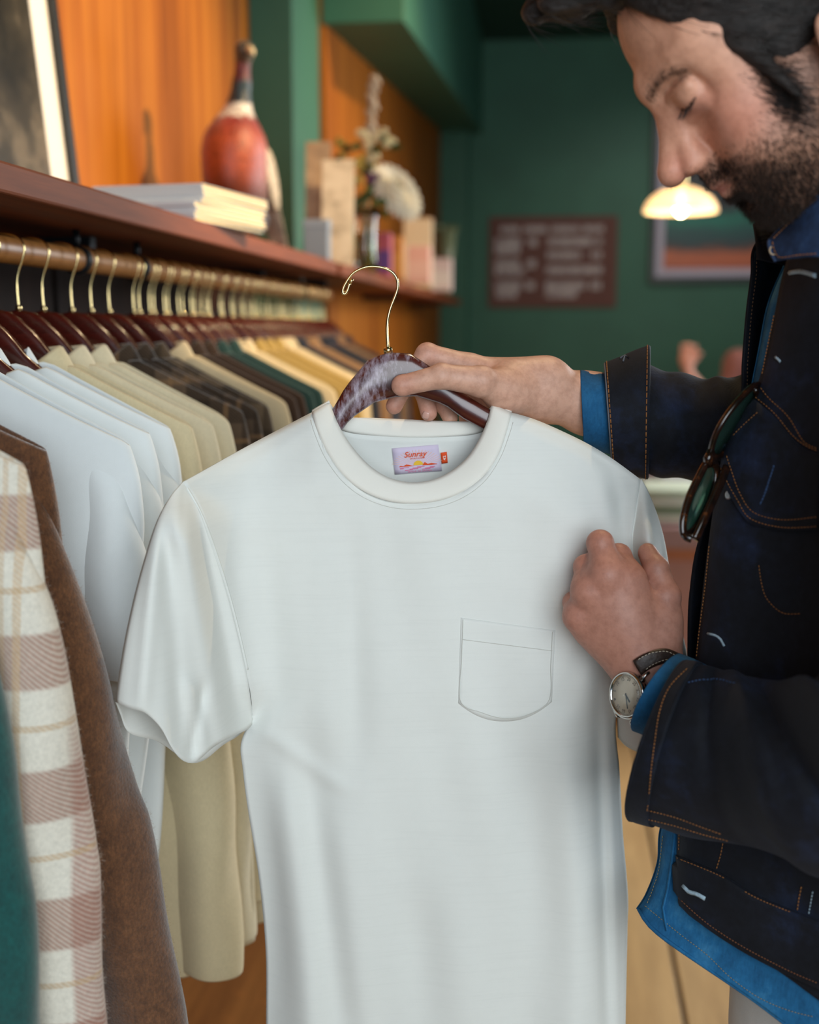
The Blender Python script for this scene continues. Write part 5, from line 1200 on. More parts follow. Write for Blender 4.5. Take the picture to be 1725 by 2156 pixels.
# ---- hair: volume and strands
g = Field((-.13, -.105, -.09), (.165, .105, .185), .0032)
g.ell((-.008, 0, .056), (.1045, .0825, .095), .01)
g.ell((-.055, 0, .0), (.058, .066, .075), .02)
g.ell((.036, 0, .074), (.0565, .0665, .0585), .015)
g.ell((.278, 0, -.067), (.2677, .168, .2677), .004, 'cut')
g.ell((-.012, .085, -.030), (.024, .02, .036), .006, 'cut').ell((-.012, -.085, -.030), (.024, .02, .038), .006, 'cut').ell((.02, 0, -.10), (.11, .11, .075), .01, 'cut')
Q = np.array([[math.cos(.35), 0, math.sin(.35)], [0, 1, 0], [-math.sin(.35), 0, math.cos(.35)]])
g.ell((.060, .004, .152), (.054, .062, .028), .012, rot=Q).cone((.085, .035, .146), (.112, .020, .144), .020, .010, .012).cone((.085, -.02, .152), (.122, -.01, .150), .018, .010, .012).ell((.03, .030, .142), (.06, .05, .028), .015)
g.cone((.040, .066, .030), (.033, .0715, -.028), .0095, .0030, .008).cone((.040, -.066, .030), (.033, -.0715, -.028), .0095, .0030, .008)
g.bumpy(lambda X, Y, Z: (.0010 * np.sin(150 * Y + 30 * Z + 3 * np.sin(40 * X)) + .0008 * np.sin(260 * (Y + .3 * Z))) * (Z > .06) + 0 * X)
gv, gf_ = g.mesh(); hm = NT('hair_mass'); hn_ = hm.noise(hm.coord((25, 130, 130)), 2.2, 5, .7); hr_ = hm.ramp(hn_, 'Fac', [(.3, lin('#0d0a09')), (.55, lin('#1f1816')), (.75, lin('#352a26'))]); hm.link(hr_, 'Color', hm.b, 'Base Color'); hm.b.inputs['Roughness'].default_value = .42; hm.bump(hn_, 'Fac', .8, .004)
hair = MB().raw([tuple(p) for p in gv @ HR.T + HORG], [tuple(int(i) for i in q) for q in gf_]).build('hair', hm.m, man, fixn=False, label='thick dark brown hair swept forward over the brow')
gn = vnormals(gv, gf_)
if (gn * (gv - np.array([.0, 0, .05]))).sum() < 0: gn = -gn
idx = rs_.choice(len(gv), 5200); rt = gv[idx]; nn_ = gn[idx]; fl_ = np.stack([np.where(rt[:, 2] > .10, -.9, -.75), .30 * np.sign(rt[:, 1]) * (rt[:, 2] < .13), -.55 - .2 * (rt[:, 2] < .08)], 1) * (1 + 0 * nn_)
fl_ -= nn_ * (fl_ * nn_).sum(1)[:, None]; fl_ = fl_ / np.maximum(np.linalg.norm(fl_, axis=1), 1e-6)[:, None] + nn_ * .10 + rs_.normal(0, .10, rt.shape)
strands('hair_strands', (rt - nn_ * .001) @ HR.T + HORG, fl_ @ HR.T, rs_.uniform(.018, .042, len(idx)), .00034, HAIR, hair, 4, grav=[HR @ (-nn_[i] * .35) for i in range(len(idx))])
# fringe of short temple and sideburn hairs over the skin
tm = ((.0 * gs(hv, (.058, .062, .034), (.008, .02, .012)) + gs(hv, (.037, .072, -.020), (.010, .02, .024)) + .0 * gs(hv, (.072, .045, .066), (.008, .03, .010))) * (hv[:, 1] > 0)); idx = rs_.choice(len(hv), 2000, p=tm / tm.sum())
strands('sideburn', hv[idx] @ HR.T + HORG, (np.stack([np.full(2000, -.45), np.full(2000, .1), np.full(2000, -.75)], 1) + hn[idx] * .25 + rs_.normal(0, .15, (2000, 3))) @ HR.T, rs_.uniform(.006, .013, 2000), .00016, HAIR, man, 2)
# ---- nails
NAIL = plain('nail', '#d8a898', .3, coat=.3)
def nail(px, py, w_, h_, ang):
    ca_, sa = math.cos(ang), math.sin(ang); rows = []
    for j in range(6):
        row = []
        for i in range(7):
            u, v = (i / 6 - .5) * 2, (j / 5 - .5) * 2; k = (1 - .25 * max(0, abs(v)) ** 3); x, y = u * w_ / 2 * k, v * h_ / 2
            hh, nn = onto(BVB, px + x * ca_ - y * sa, py + x * sa + y * ca_, .0005 + .0004 * (1 - u * u))
            if hh is None: return
            row.append(hh)
        rows.append(row)
    MB().grid(rows).build('nail', NAIL, man, solid=.0004)
nail(842, 806, 20, 27, math.radians(-78)); nail(897, 874, 15, 14, .3)
# ================================================================== his clothes
dn = NT('indigo_denim'); mp = dn.coord(); n1 = dn.noise(mp, 14, 6, .65); n2 = dn.noise(dn.coord((1, 1, 1)), 120, 4, .7)
r1 = dn.ramp(n1, 'Fac', [(.34, lin('#0b0d13')), (.54, lin('#11151f')), (.76, lin('#1f2c48'))]); r2 = dn.ramp(n2, 'Fac', [(.35, (.62, .62, .66, 1)), (.6, (1, 1, 1, 1)), (.78, (1.5, 1.6, 1.7, 1))])
tc = dn.add('ShaderNodeTexCoord'); sp = dn.add('ShaderNodeSeparateXYZ'); dn.link(tc, 'Object', sp, 'Vector'); ad = dn.add('ShaderNodeMath', operation='ADD'); dn.link(sp, 'X', ad, 0); dn.link(sp, 'Z', ad, 1)
ad2 = dn.add('ShaderNodeMath', operation='SUBTRACT'); dn.link(ad, 0, ad2, 0); dn.link(sp, 'Y', ad2, 1); mu = dn.add('ShaderNodeMath', operation='MULTIPLY'); dn.link(ad2, 0, mu, 0); mu.inputs[1].default_value = 3600.0; si = dn.add('ShaderNodeMath', operation='SINE'); dn.link(mu, 0, si, 0)
dn.l.new(dn.mix(1.0, r1.outputs['Color'], r2.outputs['Color'], 'MULTIPLY'), dn.b.inputs['Base Color']); dn.b.inputs['Roughness'].default_value = .82; dn.b.inputs['Specular IOR Level'].default_value = .3; dn.b.inputs['Sheen Weight'].default_value = .03; dn.b.inputs['Sheen Tint'].default_value = (.5, .6, .9, 1)
dn.bump(si, 0, .12, .0004, dn.bump(n2, 'Fac', .25, .0010)); DENIM = dn.m
def light_denim(name, c0, c1, c2):
    t = NT(name); n = t.noise(t.coord(), 26, 6, .7); n_ = t.noise(t.coord((160, 160, 22)), 3, 4, .7); r = t.ramp(n, 'Fac', [(.3, lin(c0)), (.52, lin(c1)), (.72, lin(c2))]); r_ = t.ramp(n_, 'Fac', [(.3, (.8, .8, .8, 1)), (.6, (1, 1, 1, 1))])
    t.l.new(t.mix(1.0, r.outputs['Color'], r_.outputs['Color'], 'MULTIPLY'), t.b.inputs['Base Color']); t.b.inputs['Roughness'].default_value = .85; t.b.inputs['Specular IOR Level'].default_value = .25; t.bump(n_, 'Fac', .3, .001); return t.m
CHAM = light_denim('blue_chambray', '#1a527c', '#246a9a', '#4285b0'); CHAMD = light_denim('blue_chambray_cuff', '#164a70', '#1c5a86', '#2a6a96')
WORN = plain('worn_denim_edge', '#2c4468', .85, noise=.35, nscale=300); FADE = plain('faded_thread', '#9fb6c4', .8, noise=.3, nscale=500)
def dens(P, n): return [tuple(pline([Vector(p) for p in P], i / (n - 1))) for i in range(n)]
def ring_loft(keys, nk, n, closed=False):
    """keys: list of (py, [(px, D) ...]) -> rows, interpolated smoothly down the garment"""
    m = len(keys[0][1]); out = []
    ys_ = [k[0] for k in keys]
    for i in range(nk):
        t = i / (nk - 1) * (len(keys) - 1); a = min(int(t), len(keys) - 2); u = t - a
        def cr(f):
            p0, p1, p2, p3 = f(max(a - 1, 0)), f(a), f(a + 1), f(min(a + 2, len(keys) - 1))
            return .5 * ((2*p1) + (p2 - p0)*u + (2*p0 - 5*p1 + 4*p2 - p3)*u*u + (3*p1 - p0 - 3*p2 + p3)*u**3)
        pts = [Vector((cr(lambda k: keys[k][1][j][0]), cr(lambda k: keys[k][1][j][1]) * 1000, cr(lambda k: keys[k][1][j][2] if len(keys[k][1][j]) > 2 else ys_[k]))) for j in range(m)]
        P = smooth_path(pts, 8, closed); out.append([(p.x, p.z, p.y / 1000) for p in dens(P + ([P[0]] if closed else []), n)] if False else [(q[0], q[2], q[1] / 1000) for q in dens(P + ([P[0]] if closed else []), n)])
    return out
# ---- jacket body: one shell from the near front edge round the back to the far front edge
def jrow(py, xl, De, xs, Ds, xf, Df, slope=0.0):
    """near front edge xl, near flank to xs at Ds, far front edge xf"""
    w_ = xs - xl
    return (py, [(xl, De, py), (xl + 40, De - .030, py + slope * .10), (xl + .28 * w_, De - .075, py + slope * .35), (xl + .60 * w_, Ds + .01, py + slope * .75), (xl + w_, Ds + .01, py + slope), (xl + w_ + 130, Ds + .10, py + slope), (xl + w_ + 110, 1.10, py + slope * .6), (xl + w_ - 60, 1.20, py), (xf + 90, 1.165, py - slope * .1), (xf + 14, 1.115, py), (xf, 1.075, py)])
JK = [jrow(462, 1716, .995, 1850, .962, 1640, 1.065), jrow(520, 1672, 1.000, 1980, .925, 1590, 1.05), jrow(580, 1650, 1.010, 2040, .895, 1584, 1.06), jrow(660, 1634, 1.016, 2110, .865, 1574, 1.065), jrow(760, 1612, 1.022, 2150, .855, 1566, 1.070), jrow(850, 1583, 1.026, 2160, .850, 1560, 1.072),
      jrow(950, 1534, 1.028, 2160, .850, 1520, 1.075), jrow(1050, 1509, 1.028, 2160, .850, 1493, 1.075), jrow(1150, 1494, 1.028, 2160, .852, 1476, 1.075), jrow(1250, 1482, 1.028, 2160, .855, 1454, 1.070), jrow(1390, 1467, 1.025, 2160, .86, 1450, 1.065),
      jrow(1560, 1448, 1.022, 2150, .865, 1450, 1.068, 90), jrow(1740, 1430, 1.018, 2140, .870, 1462, 1.075, 190), jrow(1830, 1428, 1.015, 2140, .868, 1470, 1.08, 290), jrow(1902, 1432, 1.012, 2150, .866, 1478, 1.085, 390)]
rows = ring_loft(JK, 110, 120); rows_j = rows
def jfold(i, j):
    v, u = i / 109, j / 119; d = .0022 * math.sin(9 * u + 16 * v) * sm(.04, .15, u) + .0016 * math.sin(26 * u - 21 * v + 1) * sm(.04, .15, u)
    d += .005 * math.exp(-(((u - .26) - .10 * math.sin(3 * v)) / .02) ** 2) * sm(.2, .5, v) * (1 - sm(.75, .95, v)) - .005 * math.exp(-(((u - .31) - .10 * math.sin(3 * v)) / .02) ** 2) * sm(.2, .5, v) * (1 - sm(.75, .95, v)); return d
mbj = MB().grid([[V(x, y, D - jfold(i, j)) for j, (x, y, D) in enumerate(r)] for i, r in enumerate(rows)])
jac = mbj.build('denim_jacket', DENIM, man, solid=.0022, soff=0, label='dark indigo denim jacket with orange stitching')
BVJ = BVHTree.FromPolygons([Vector(p) for p in mbj.v], mbj.f)
def raised(bv, outline_rows, name, m, parent, lift, solid, nx=26, ny=14, label=None):
    """a panel laid on a cloth: rows of pixel polylines (top to bottom)"""
    R_ = [cat_px(r, nx) for r in outline_rows]; rows = []
    for j in range(ny):
        t = j / (ny - 1) * (len(R_) - 1); a = min(int(t), len(R_) - 2); u = t - a; row = []
        for i in range(nx):
            x = R_[a][i][0] + (R_[a + 1][i][0] - R_[a][i][0]) * u; y = R_[a][i][1] + (R_[a + 1][i][1] - R_[a][i][1]) * u
            h, nn = onto(bv, x, y, lift)
            if h is None: h = V(x, y, 1.02 - lift)
            row.append(h)
        rows.append(row)
    mb = MB().grid(rows); o = mb.build(name, m, parent, solid=solid, soff=0, label=label); return o, BVHTree.FromPolygons([Vector(p) for p in mb.v], mb.f)
flap, BVFl = raised(BVJ, [[(1600, 846), (1634, 878), (1668, 918), (1698, 945), (1740, 958)], [(1545, 908), (1585, 935), (1640, 970), (1690, 990), (1740, 1000)], [(1507, 956), (1545, 1000), (1600, 1030), (1660, 1050), (1740, 1055)], [(1528, 1008), (1560, 1050), (1605, 1075), (1660, 1086), (1740, 1086)], [(1552, 1053), (1580, 1097), (1615, 1108), (1660, 1116), (1740, 1114)]], 'pocket_flap', DENIM, jac, .0045, .0030, label='pointed chest pocket flap')
def st(bv, pts, parent, m=THREAD_O, r=.00042, dash=.62, nm='stitching', lift=.0004, n=None): return stitch_line(bv, pts, nm, m, parent, r=r, dash=dash, lift=lift, n=n)
st(BVFl, [(1534, 960), (1543, 990), (1562, 1042), (1590, 1079), (1650, 1094), (1725, 1088)], flap, lift=.0017)
st(BVFl, [(1513, 966), (1530, 1006), (1555, 1052), (1583, 1092), (1650, 1110), (1725, 1108)], flap, lift=.0017); st(BVFl, [(1518, 950), (1560, 905), (1600, 868)], flap, lift=.0017)
st(BVJ, [(1597, 805), (1621, 838), (1662, 878), (1695, 930), (1725, 945)], jac, lift=.0016); st(BVJ, [(1588, 832), (1632, 870), (1669, 915), (1698, 938), (1725, 950)], jac, lift=.0016)
st(BVJ, [(1650, 560), (1641, 590), (1634, 660), (1622, 720), (1608, 790)], jac, lift=.0016); st(BVJ, [(1653, 548), (1682, 538)], jac, lift=.0016)
st(BVJ, [(1497, 1150), (1488, 1240), (1476, 1330), (1470, 1385)], jac, lift=.0016); st(BVJ, [(1600, 1190), (1606, 1230), (1618, 1262), (1650, 1290), (1690, 1292)], jac, lift=.0016)
bandw, BVW = raised(BVJ, [[(1427, 1800), (1520, 1838), (1596, 1884), (1702, 1926), (1760, 1945)], [(1431, 1894), (1489, 1946), (1565, 1996), (1660, 2046), (1760, 2090)]], 'waistband', DENIM, jac, .0035, .0040)
st(BVW, [(1431, 1806), (1520, 1843), (1596, 1889), (1702, 1931)], bandw, lift=.0022); st(BVW, [(1434, 1890), (1489, 1940), (1565, 1990), (1660, 2040), (1725, 2068)], bandw, lift=.0022, m=plain('dark_orange_thread', '#7a4a28', .7))
st(BVJ, [(1434, 1748), (1433, 1792)], jac, lift=.0016); st(BVJ, [(1524, 1775), (1519, 1800), (1510, 1830)], jac, lift=.0016); st(BVJ, [(1690, 1866), (1685, 1890), (1681, 1917)], jac, lift=.0016); st(BVJ, [(1714, 1876), (1705, 1925)], jac, m=FADE, lift=.0016)
def buttonhole(bv, pts, parent, nm='buttonhole', w_=.0012, lift=.0012):
    o = stitch_line(bv, pts, nm, FADE, parent, r=w_, lift=lift)
    if o: o['label'] = 'frayed pale buttonhole'; o.pop('kind', None)
buttonhole(BVJ, [(1666, 575), (1690, 572), (1722, 580)], jac, w_=.0020); buttonhole(BVJ, [(1493, 1334), (1507, 1337), (1519, 1345), (1527, 1360)], jac); buttonhole(BVW, [(1444, 1864), (1455, 1876), (1470, 1880), (1488, 1890)], bandw, w_=.0020, lift=.0025); buttonhole(BVJ, [(1636, 752), (1643, 758), (1646, 762)], jac)
for (px_, py_) in ((1540, 1042),):
    h, nn = onto(BVJ, px_, py_, .002)
    if h is not None: MB().lathe([(.0042, 0), (.0042, .0012), (.003, .0018), (.0015, .0016)], seg=16).xform(Matrix.Translation(h) @ nn.to_track_quat('Z', 'Y').to_matrix().to_4x4()).build('button', plain('grey_button', '#8f9296', .35, .7), jac)
# worn, faded streaks of the cloth
st(BVFl, [(1632, 980), (1622, 1010), (1612, 1040), (1602, 1062)], flap, m=WORN, r=.0011, dash=.9, nm='worn_streak', lift=.0010)
# ---- near collar leaf, folded down
cl = [[(1775, 400, .935), (1735, 408, .938), (1690, 440, .948), (1648, 480, .962), (1624, 505, .972)], [(1790, 440, .925), (1742, 455, .922), (1700, 475, .930), (1655, 502, .946), (1621, 512, .962)], [(1800, 500, .912), (1750, 505, .912), (1705, 515, .922), (1662, 527, .940), (1626, 532, .958)], [(1810, 545, .905), (1755, 545, .906), (1708, 541, .918), (1668, 545, .936), (1636, 549, .956)]]
rows = ring_loft([(0, [(x, D, y) for x, y, D in r]) for r in cl], 24, 40); mbc = MB().grid([[V(x, y, D) for x, y, D in r] for r in rows])
DENIMC = light_denim('collar_denim', '#182338', '#24395a', '#3a5a86')
col_ = mbc.build('collar', DENIMC, jac, solid=.0045, soff=0, label='folded denim collar faded blue along its edge'); BVC = BVHTree.FromPolygons([Vector(p) for p in mbc.v], mbc.f)
MB().tube([V(x, y, D - .002) for x, y, D in rows[0]][8:] + [V(r[-1][0], r[-1][1], r[-1][2] - .002) for r in rows[1:]], .0022, 8).build('worn_edge', WORN, col_)
st(BVC, [(1722, 424), (1690, 450), (1654, 486), (1632, 508)], col_, lift=.0026); st(BVC, [(1632, 512), (1638, 530), (1650, 541), (1690, 538), (1725, 536)], col_, lift=.0026)
MB().tube([V(1629 + 8 * math.cos(a), 527 + 9 * math.sin(a), .952) for a in [k * .35 for k in range(-2, 13)]], .0006, 6).build('loop', plain('loop_thread', '#b09878', .7), col_)
# far collar: dark inside showing behind the chin
cf = [[(1588, 470, 1.065), (1620, 462, 1.075), (1670, 455, 1.08), (1740, 450, 1.07)], [(1594, 500, 1.055), (1630, 505, 1.07), (1680, 505, 1.075), (1745, 500, 1.065)], [(1598, 545, 1.050), (1640, 555, 1.068), (1690, 560, 1.072), (1750, 560, 1.06)]]
MB().grid([[V(x, y, D) for x, y, D in r] for r in ring_loft([(0, [(x, D, y) for x, y, D in r]) for r in cf], 14, 26)]).build('collar', DENIM, jac, solid=.004, soff=0)
# the collar stand round the back of the neck
cn_ = V(1868, 500, 1.0); rows = []
for z_, r_ in ((.040, .078), (.030, .080), (.0, .084), (-.03, .092), (-.055, .104)):
    rows.append([cn_ + (-RGT * math.cos(a) - FWD * math.sin(a)) * r_ + UP * (z_ - .012 * math.cos(a)) for a in [math.radians(52 + 233 * k / 40) for k in range(41)]])
MB().grid(rows).build('collar_stand', DENIMC, jac, solid=.004, soff=0)
# far front strip with its own stitched edge
fe = [(1590, 478), (1583, 560), (1577, 640), (1571, 740), (1565, 830)]
fedge = [r[-1] for r in rows_j if 470 < r[-1][1] < 850]; fin = [r[-5] for r in rows_j if 470 < r[-1][1] < 850]
MB().tube([V(*p) for p in fedge], .0016, 6).build('seam', DENIM, jac)
mbs = MB()
for i in range(46):
    fp = [V(p[0] + 9, p[1], p[2] - .0035) for p in fedge]; mbs.tube([pline(fp, i / 46), pline(fp, (i + .55) / 46)], .0004, 5)
mbs.build('stitching', plain('dull_thread', '#5a4028', .7), jac, kind='stuff', fixn=False)
# far front hanging below the far sleeve
ff = [[(1560, 980, 1.085), (1520, 985, 1.082), (1500, 990, 1.078)], [(1540, 1080, 1.085), (1500, 1085, 1.080), (1486, 1090, 1.075)], [(1520, 1180, 1.085), (1484, 1180, 1.078), (1463, 1180, 1.072)], [(1510, 1290, 1.085), (1475, 1290, 1.078), (1452, 1290, 1.070)], [(1510, 1420, 1.085), (1475, 1420, 1.078), (1452, 1420, 1.068)]]
MB().grid([[V(x, y, D) for x, y, D in r] for r in ring_loft([(0, [(x, D, y) for x, y, D in r]) for r in ff], 24, 12)]).build('far_front', DENIM, jac, solid=.003, soff=0)
# ---- sleeves
def tube_px(keys, nk=60, n=44, fold=None, ph=0.0):
    """keys: (px, py, D, half height px, half depth m, lean px) rings of a sleeve seen from its side"""
    ks = [Vector(k[:3]) * 1 for k in keys]; out = []
    for i in range(nk):
        t = i / (nk - 1) * (len(keys) - 1); a = min(int(t), len(keys) - 2); u = t - a; K = []
        for c in range(7):
            p0, p1, p2, p3 = [(keys[z_] + (0,))[c] for z_ in (max(a-1, 0), a, a+1, min(a+2, len(keys)-1))]
            K.append(.5 * ((2*p1) + (p2 - p0)*u + (2*p0 - 5*p1 + 4*p2 - p3)*u*u + (3*p1 - p0 - 3*p2 + p3)*u**3))
        ring = []
        for k in range(n):
            an = 2 * math.pi * k / n; s, c = math.sin(an), math.cos(an); w_ = 1 + (fold(i / (nk - 1), an) if fold else 0)
            # c: up/down in the picture, s: towards the viewer
            ring.append(V(K[0] + K[5] * c - K[6] * s, K[1] - K[3] * c * w_, K[2] - K[4] * s * w_))
        out.append(ring)
    return out
def nfold(v, an):
    d = .030 * math.sin(13 * v + 2.2 * an) * sm(.06, .2, v) + .022 * math.sin(23 * v - 3 * an + 1.0) * sm(.06, .2, v)
    for v0, sl, wd, am in ((.28, .05, .025, .085), (.36, .06, .022, -.08), (.45, .07, .03, .10), (.54, .07, .025, -.09), (.62, .06, .03, .08), (.20, .04, .02, -.05)):
        d += am * math.exp(-((v - v0 - sl * (an - 1.6)) / wd) ** 2) * max(0, math.sin(an)) ** .5 * 2.0
    return d
NS = [(1396, 1562, .985, 162, .056, 54, 34), (1440, 1572, .972, 168, .060, 46, 30), (1500, 1588, .955, 172, .064, 30, 20), (1600, 1612, .918, 178, .068, 10, 8), (1720, 1640, .868, 205, .074, -30), (1850, 1630, .832, 230, .078, -110), (1950, 1450, .838, 190, .076, -190), (1990, 1150, .860, 110, .076, -230), (2015, 900, .880, 60, .080, -215), (1985, 730, .895, 60, .082, -150), (1920, 640, .925, 50, .070, -90), (1850, 600, .965, 30, .040, -40)]
mbn = MB().grid(tube_px(NS, 110, 64, nfold), True); ns = mbn.build('sleeve', DENIM, jac, solid=.0026, soff=0); BVN = BVHTree.FromPolygons([Vector(p) for p in mbn.v], mbn.f)
# cuff band, wide and unbuttoned
NC = [(1388, 1560, .985, 166, .0585, 58, 34), (1402, 1563, .982, 169, .0610, 55, 33), (1424, 1568, .976, 171, .0625, 50, 31)]
mcf = MB().grid(tube_px(NC, 14, 64), True); nc = mcf.build('cuff', DENIM, ns, solid=.0030, soff=0); BVNC = BVHTree.FromPolygons([Vector(p) for p in mcf.v], mcf.f)
R0 = tube_px(NC, 14, 64); MB().tube(R0[0] + [R0[0][0]], .0022, 8, caps=False).build('worn_edge', DENIM, nc)
st(BVNC, [(1448, 1412), (1412, 1450), (1392, 1500), (1382, 1560), (1374, 1620), (1368, 1680), (1364, 1706)], nc, lift=.0020); st(BVN, [(1364, 1702), (1420, 1716), (1470, 1734), (1520, 1752)], ns, lift=.0020); st(BVN, [(1352, 1718), (1420, 1734), (1480, 1752), (1535, 1766)], ns, lift=.0020)
st(BVN, [(1450, 1440), (1480, 1434), (1517, 1433), (1552, 1442)], ns, m=WORN, lift=.0016, r=.0006); st(BVN, [(1436, 1408), (1400, 1470), (1390, 1512), (1389, 1545), (1378, 1600), (1365, 1668)], ns, m=WORN, lift=.0020, r=.0009, dash=.8)
# blue shirt cuff of the near arm inside it
MB().grid(tube_px([(1384, 1458, 1.012, 80, .042, 46, 30), (1426, 1476, 1.004, 82, .042, 44, 24), (1500, 1520, .980, 96, .042, 30, 0)], 16, 40), True).build('shirt_cuff', CHAMD, man, solid=.0022, soff=0, label='blue shirt cuff at the near wrist')
# far sleeve
def ffold(v, an): return .035 * math.sin(11 * v + 2 * an) + .05 * math.exp(-((v - .42 - .05 * an) / .04) ** 2) - .05 * math.exp(-((v - .52 - .05 * an) / .04) ** 2) + .03 * math.sin(31 * v + an)
FS = [(1345, 878, 1.185, 106, .048, 8), (1400, 892, 1.185, 106, .050, 6), (1470, 903, 1.188, 108, .052, 4), (1540, 906, 1.19, 112, .056, 0), (1640, 880, 1.20, 128, .062, -20), (1760, 830, 1.20, 120, .066, -60), (1840, 770, 1.19, 80, .07, -80)]
fs = MB().grid(tube_px(FS, 70, 48, ffold), True).build('sleeve', DENIM, jac, solid=.0026, soff=0)
FC_ = [(1283, 872, 1.182, 106, .046, -8), (1308, 872, 1.182, 118, .049, -2), (1336, 870, 1.183, 130, .053, 2), (1364, 868, 1.184, 138, .056, 2)]
mff = MB().grid(tube_px(FC_, 22, 64), True); fc = mff.build('cuff', DENIM, fs, solid=.0030, soff=0, label='wide turned back denim cuff'); BVFC = BVHTree.FromPolygons([Vector(p) for p in mff.v], mff.f)
Rf = tube_px(FC_, 22, 64)
for q, mm in ((0, 1), (21, 20)):
    ring = Rf[mm]; mbs = MB()
    for k in range(64):
        a, b_ = ring[k], ring[(k + 1) % 64]; c_ = sum((Vector(p) for p in ring), Vector()) / 64; o_ = ((Vector(a) - c_).normalized()) * .0020
        mbs.tube([Vector(a) + o_, Vector(a).lerp(Vector(b_), .45) + o_, Vector(a).lerp(Vector(b_), .78) + o_], .00055, 5)
    mbs.build('stitching', THREAD_O, fc, kind='stuff', fixn=False)
ring = Rf[21]; MB().tube(list(ring) + [ring[0]], .0020, 6, caps=False).build('turned_edge', DENIM, fc)
ring = Rf[0]; MB().tube(list(ring) + [ring[0]], .0016, 6, caps=False).build('turned_edge', plain('grey_selvedge', '#6f747c', .85), fc)
bh = [onto(BVFC, x, y, .0022)[0] for x, y in ((1308, 758), (1318, 752), (1326, 757), (1318, 752), (1314, 764))]
if all(bh): MB().tube(bh, .0009, 6).build('buttonhole', plain('grey_thread', '#5c5f66', .8), fc)
MB().grid(tube_px([(1226, 862, 1.180, 80, .034, -4), (1250, 866, 1.181, 80, .036, -2), (1300, 872, 1.183, 84, .040, 0), (1360, 876, 1.185, 90, .042, 0)], 18, 44, lambda v, a: .02 * math.sin(5 * a + 7 * v)), True).build('shirt_cuff', CHAMD, man, solid=.0022, soff=0, label='blue shirt cuff at the far wrist')
# ---- blue shirt under the jacket
def srow(py, xl, De, xs, Ds, slope=0.0):
    w_ = xs - xl
    return (py, [(xl, De, py), (xl + 45, De - .030, py + slope * .12), (xl + .30 * w_, De - .085, py + slope * .40), (xl + .62 * w_, Ds + .012, py + slope * .78), (xl + w_, Ds + .02, py + slope), (xl + w_ + 90, Ds + .11, py + slope), (xl + w_ + 70, 1.10, py + slope * .6), (xl + w_ - 80, 1.18, py), (xl + 130, 1.15, py), (xl + 25, 1.10, py), (xl - 4, 1.055, py)])
SR = [srow(560, 1655, 1.040, 1930, .940), srow(640, 1622, 1.042, 2040, .900), srow(740, 1602, 1.046, 2080, .890), srow(840, 1583, 1.046, 2090, .885), srow(950, 1570, 1.050, 2090, .885), srow(1150, 1530, 1.050, 2090, .885), srow(1390, 1500, 1.050, 2090, .89),
      srow(1600, 1440, 1.050, 2100, .885, 100), srow(1740, 1396, 1.045, 2110, .885, 200), srow(1815, 1389, 1.042, 2115, .882, 290), srow(1880, 1366, 1.040, 2120, .878, 390), srow(1914, 1345, 1.038, 2120, .872, 460)]
rws = ring_loft(SR, 90, 100); mbs_ = MB().grid([[V(x, y, D - .0025 * math.sin(22 * j / 99 + 5 * i / 89) * sm(.02, .1, j / 99)) for j, (x, y, D) in enumerate(r)] for i, r in enumerate(rws)])
shirt = mbs_.build('blue_shirt', CHAM, man, solid=.0016, soff=0, label='blue denim shirt showing at the collar gap and below the jacket hem'); BVS = BVHTree.FromPolygons([Vector(p) for p in mbs_.v], mbs_.f)
hemp = [(p[0], p[1]) for p in rws[-1][:46]]; MB().tube([V(x, y, D - .001) for x, y, D in rws[-1][:70]], .0018, 8).build('hem', CHAM, shirt)
st(BVS, [(1360, 1908), (1400, 1940), (1440, 1972), (1490, 2010), (1540, 2058), (1600, 2100), (1660, 2126), (1715, 2140)], shirt, m=THREAD_T, r=.0003, lift=.0012); st(BVS, [(1398, 1760), (1390, 1830), (1378, 1870), (1364, 1905)], shirt, m=THREAD_T, r=.0003, lift=.0012)
MB().tube([onto(BVS, x, y, .0012)[0] or V(x, y, 1.0) for x, y in ((1424, 1745), (1418, 1810), (1408, 1870), (1398, 1910), (1402, 1940), (1406, 1960))], .0032, 8, flat=.4).build('placket_fold', CHAM, shirt)
# ---- pale trousers and shoes
def TP(px_, py_, D): return V(px_, py_, D)
CANV = fabric('pale_twill', '#cfcbc6', .9, 900, .3, fold=.2); hz = [(0, None)]
c0 = V(1890, 1900, 1.075)
tr = MB(); rows = []
for z, rx, ry in ((c0.z + .05, .135, .115), (c0.z - .05, .150, .125), (c0.z - .14, .156, .130), (c0.z - .24, .140, .132)):
    rows.append([Vector((c0.x + rx * math.cos(a), c0.y + ry * math.sin(a), z)) for a in [2*math.pi*k/40 for k in range(40)]])
tr.grid(rows, True, True, False)
for s in (-1, 1):
    rows = []
    for z, cx, cy, rx, ry in ((c0.z - .125, .0, .070, .125, .075), (c0.z - .25, -.01, .09, .115, .090), (c0.z - .50, -.02, .10, .090, .080), (c0.z - .75, -.01, .11, .080, .075), (.06, .0, .11, .085, .080)):
        rows.append([Vector((c0.x + cx + rx * math.cos(a), c0.y + s * cy + ry * math.sin(a), z)) for a in [2*math.pi*k/32 for k in range(32)]])
    tr.grid(rows, True, True, True)
tr.build('trousers', CANV, man, sub=1)
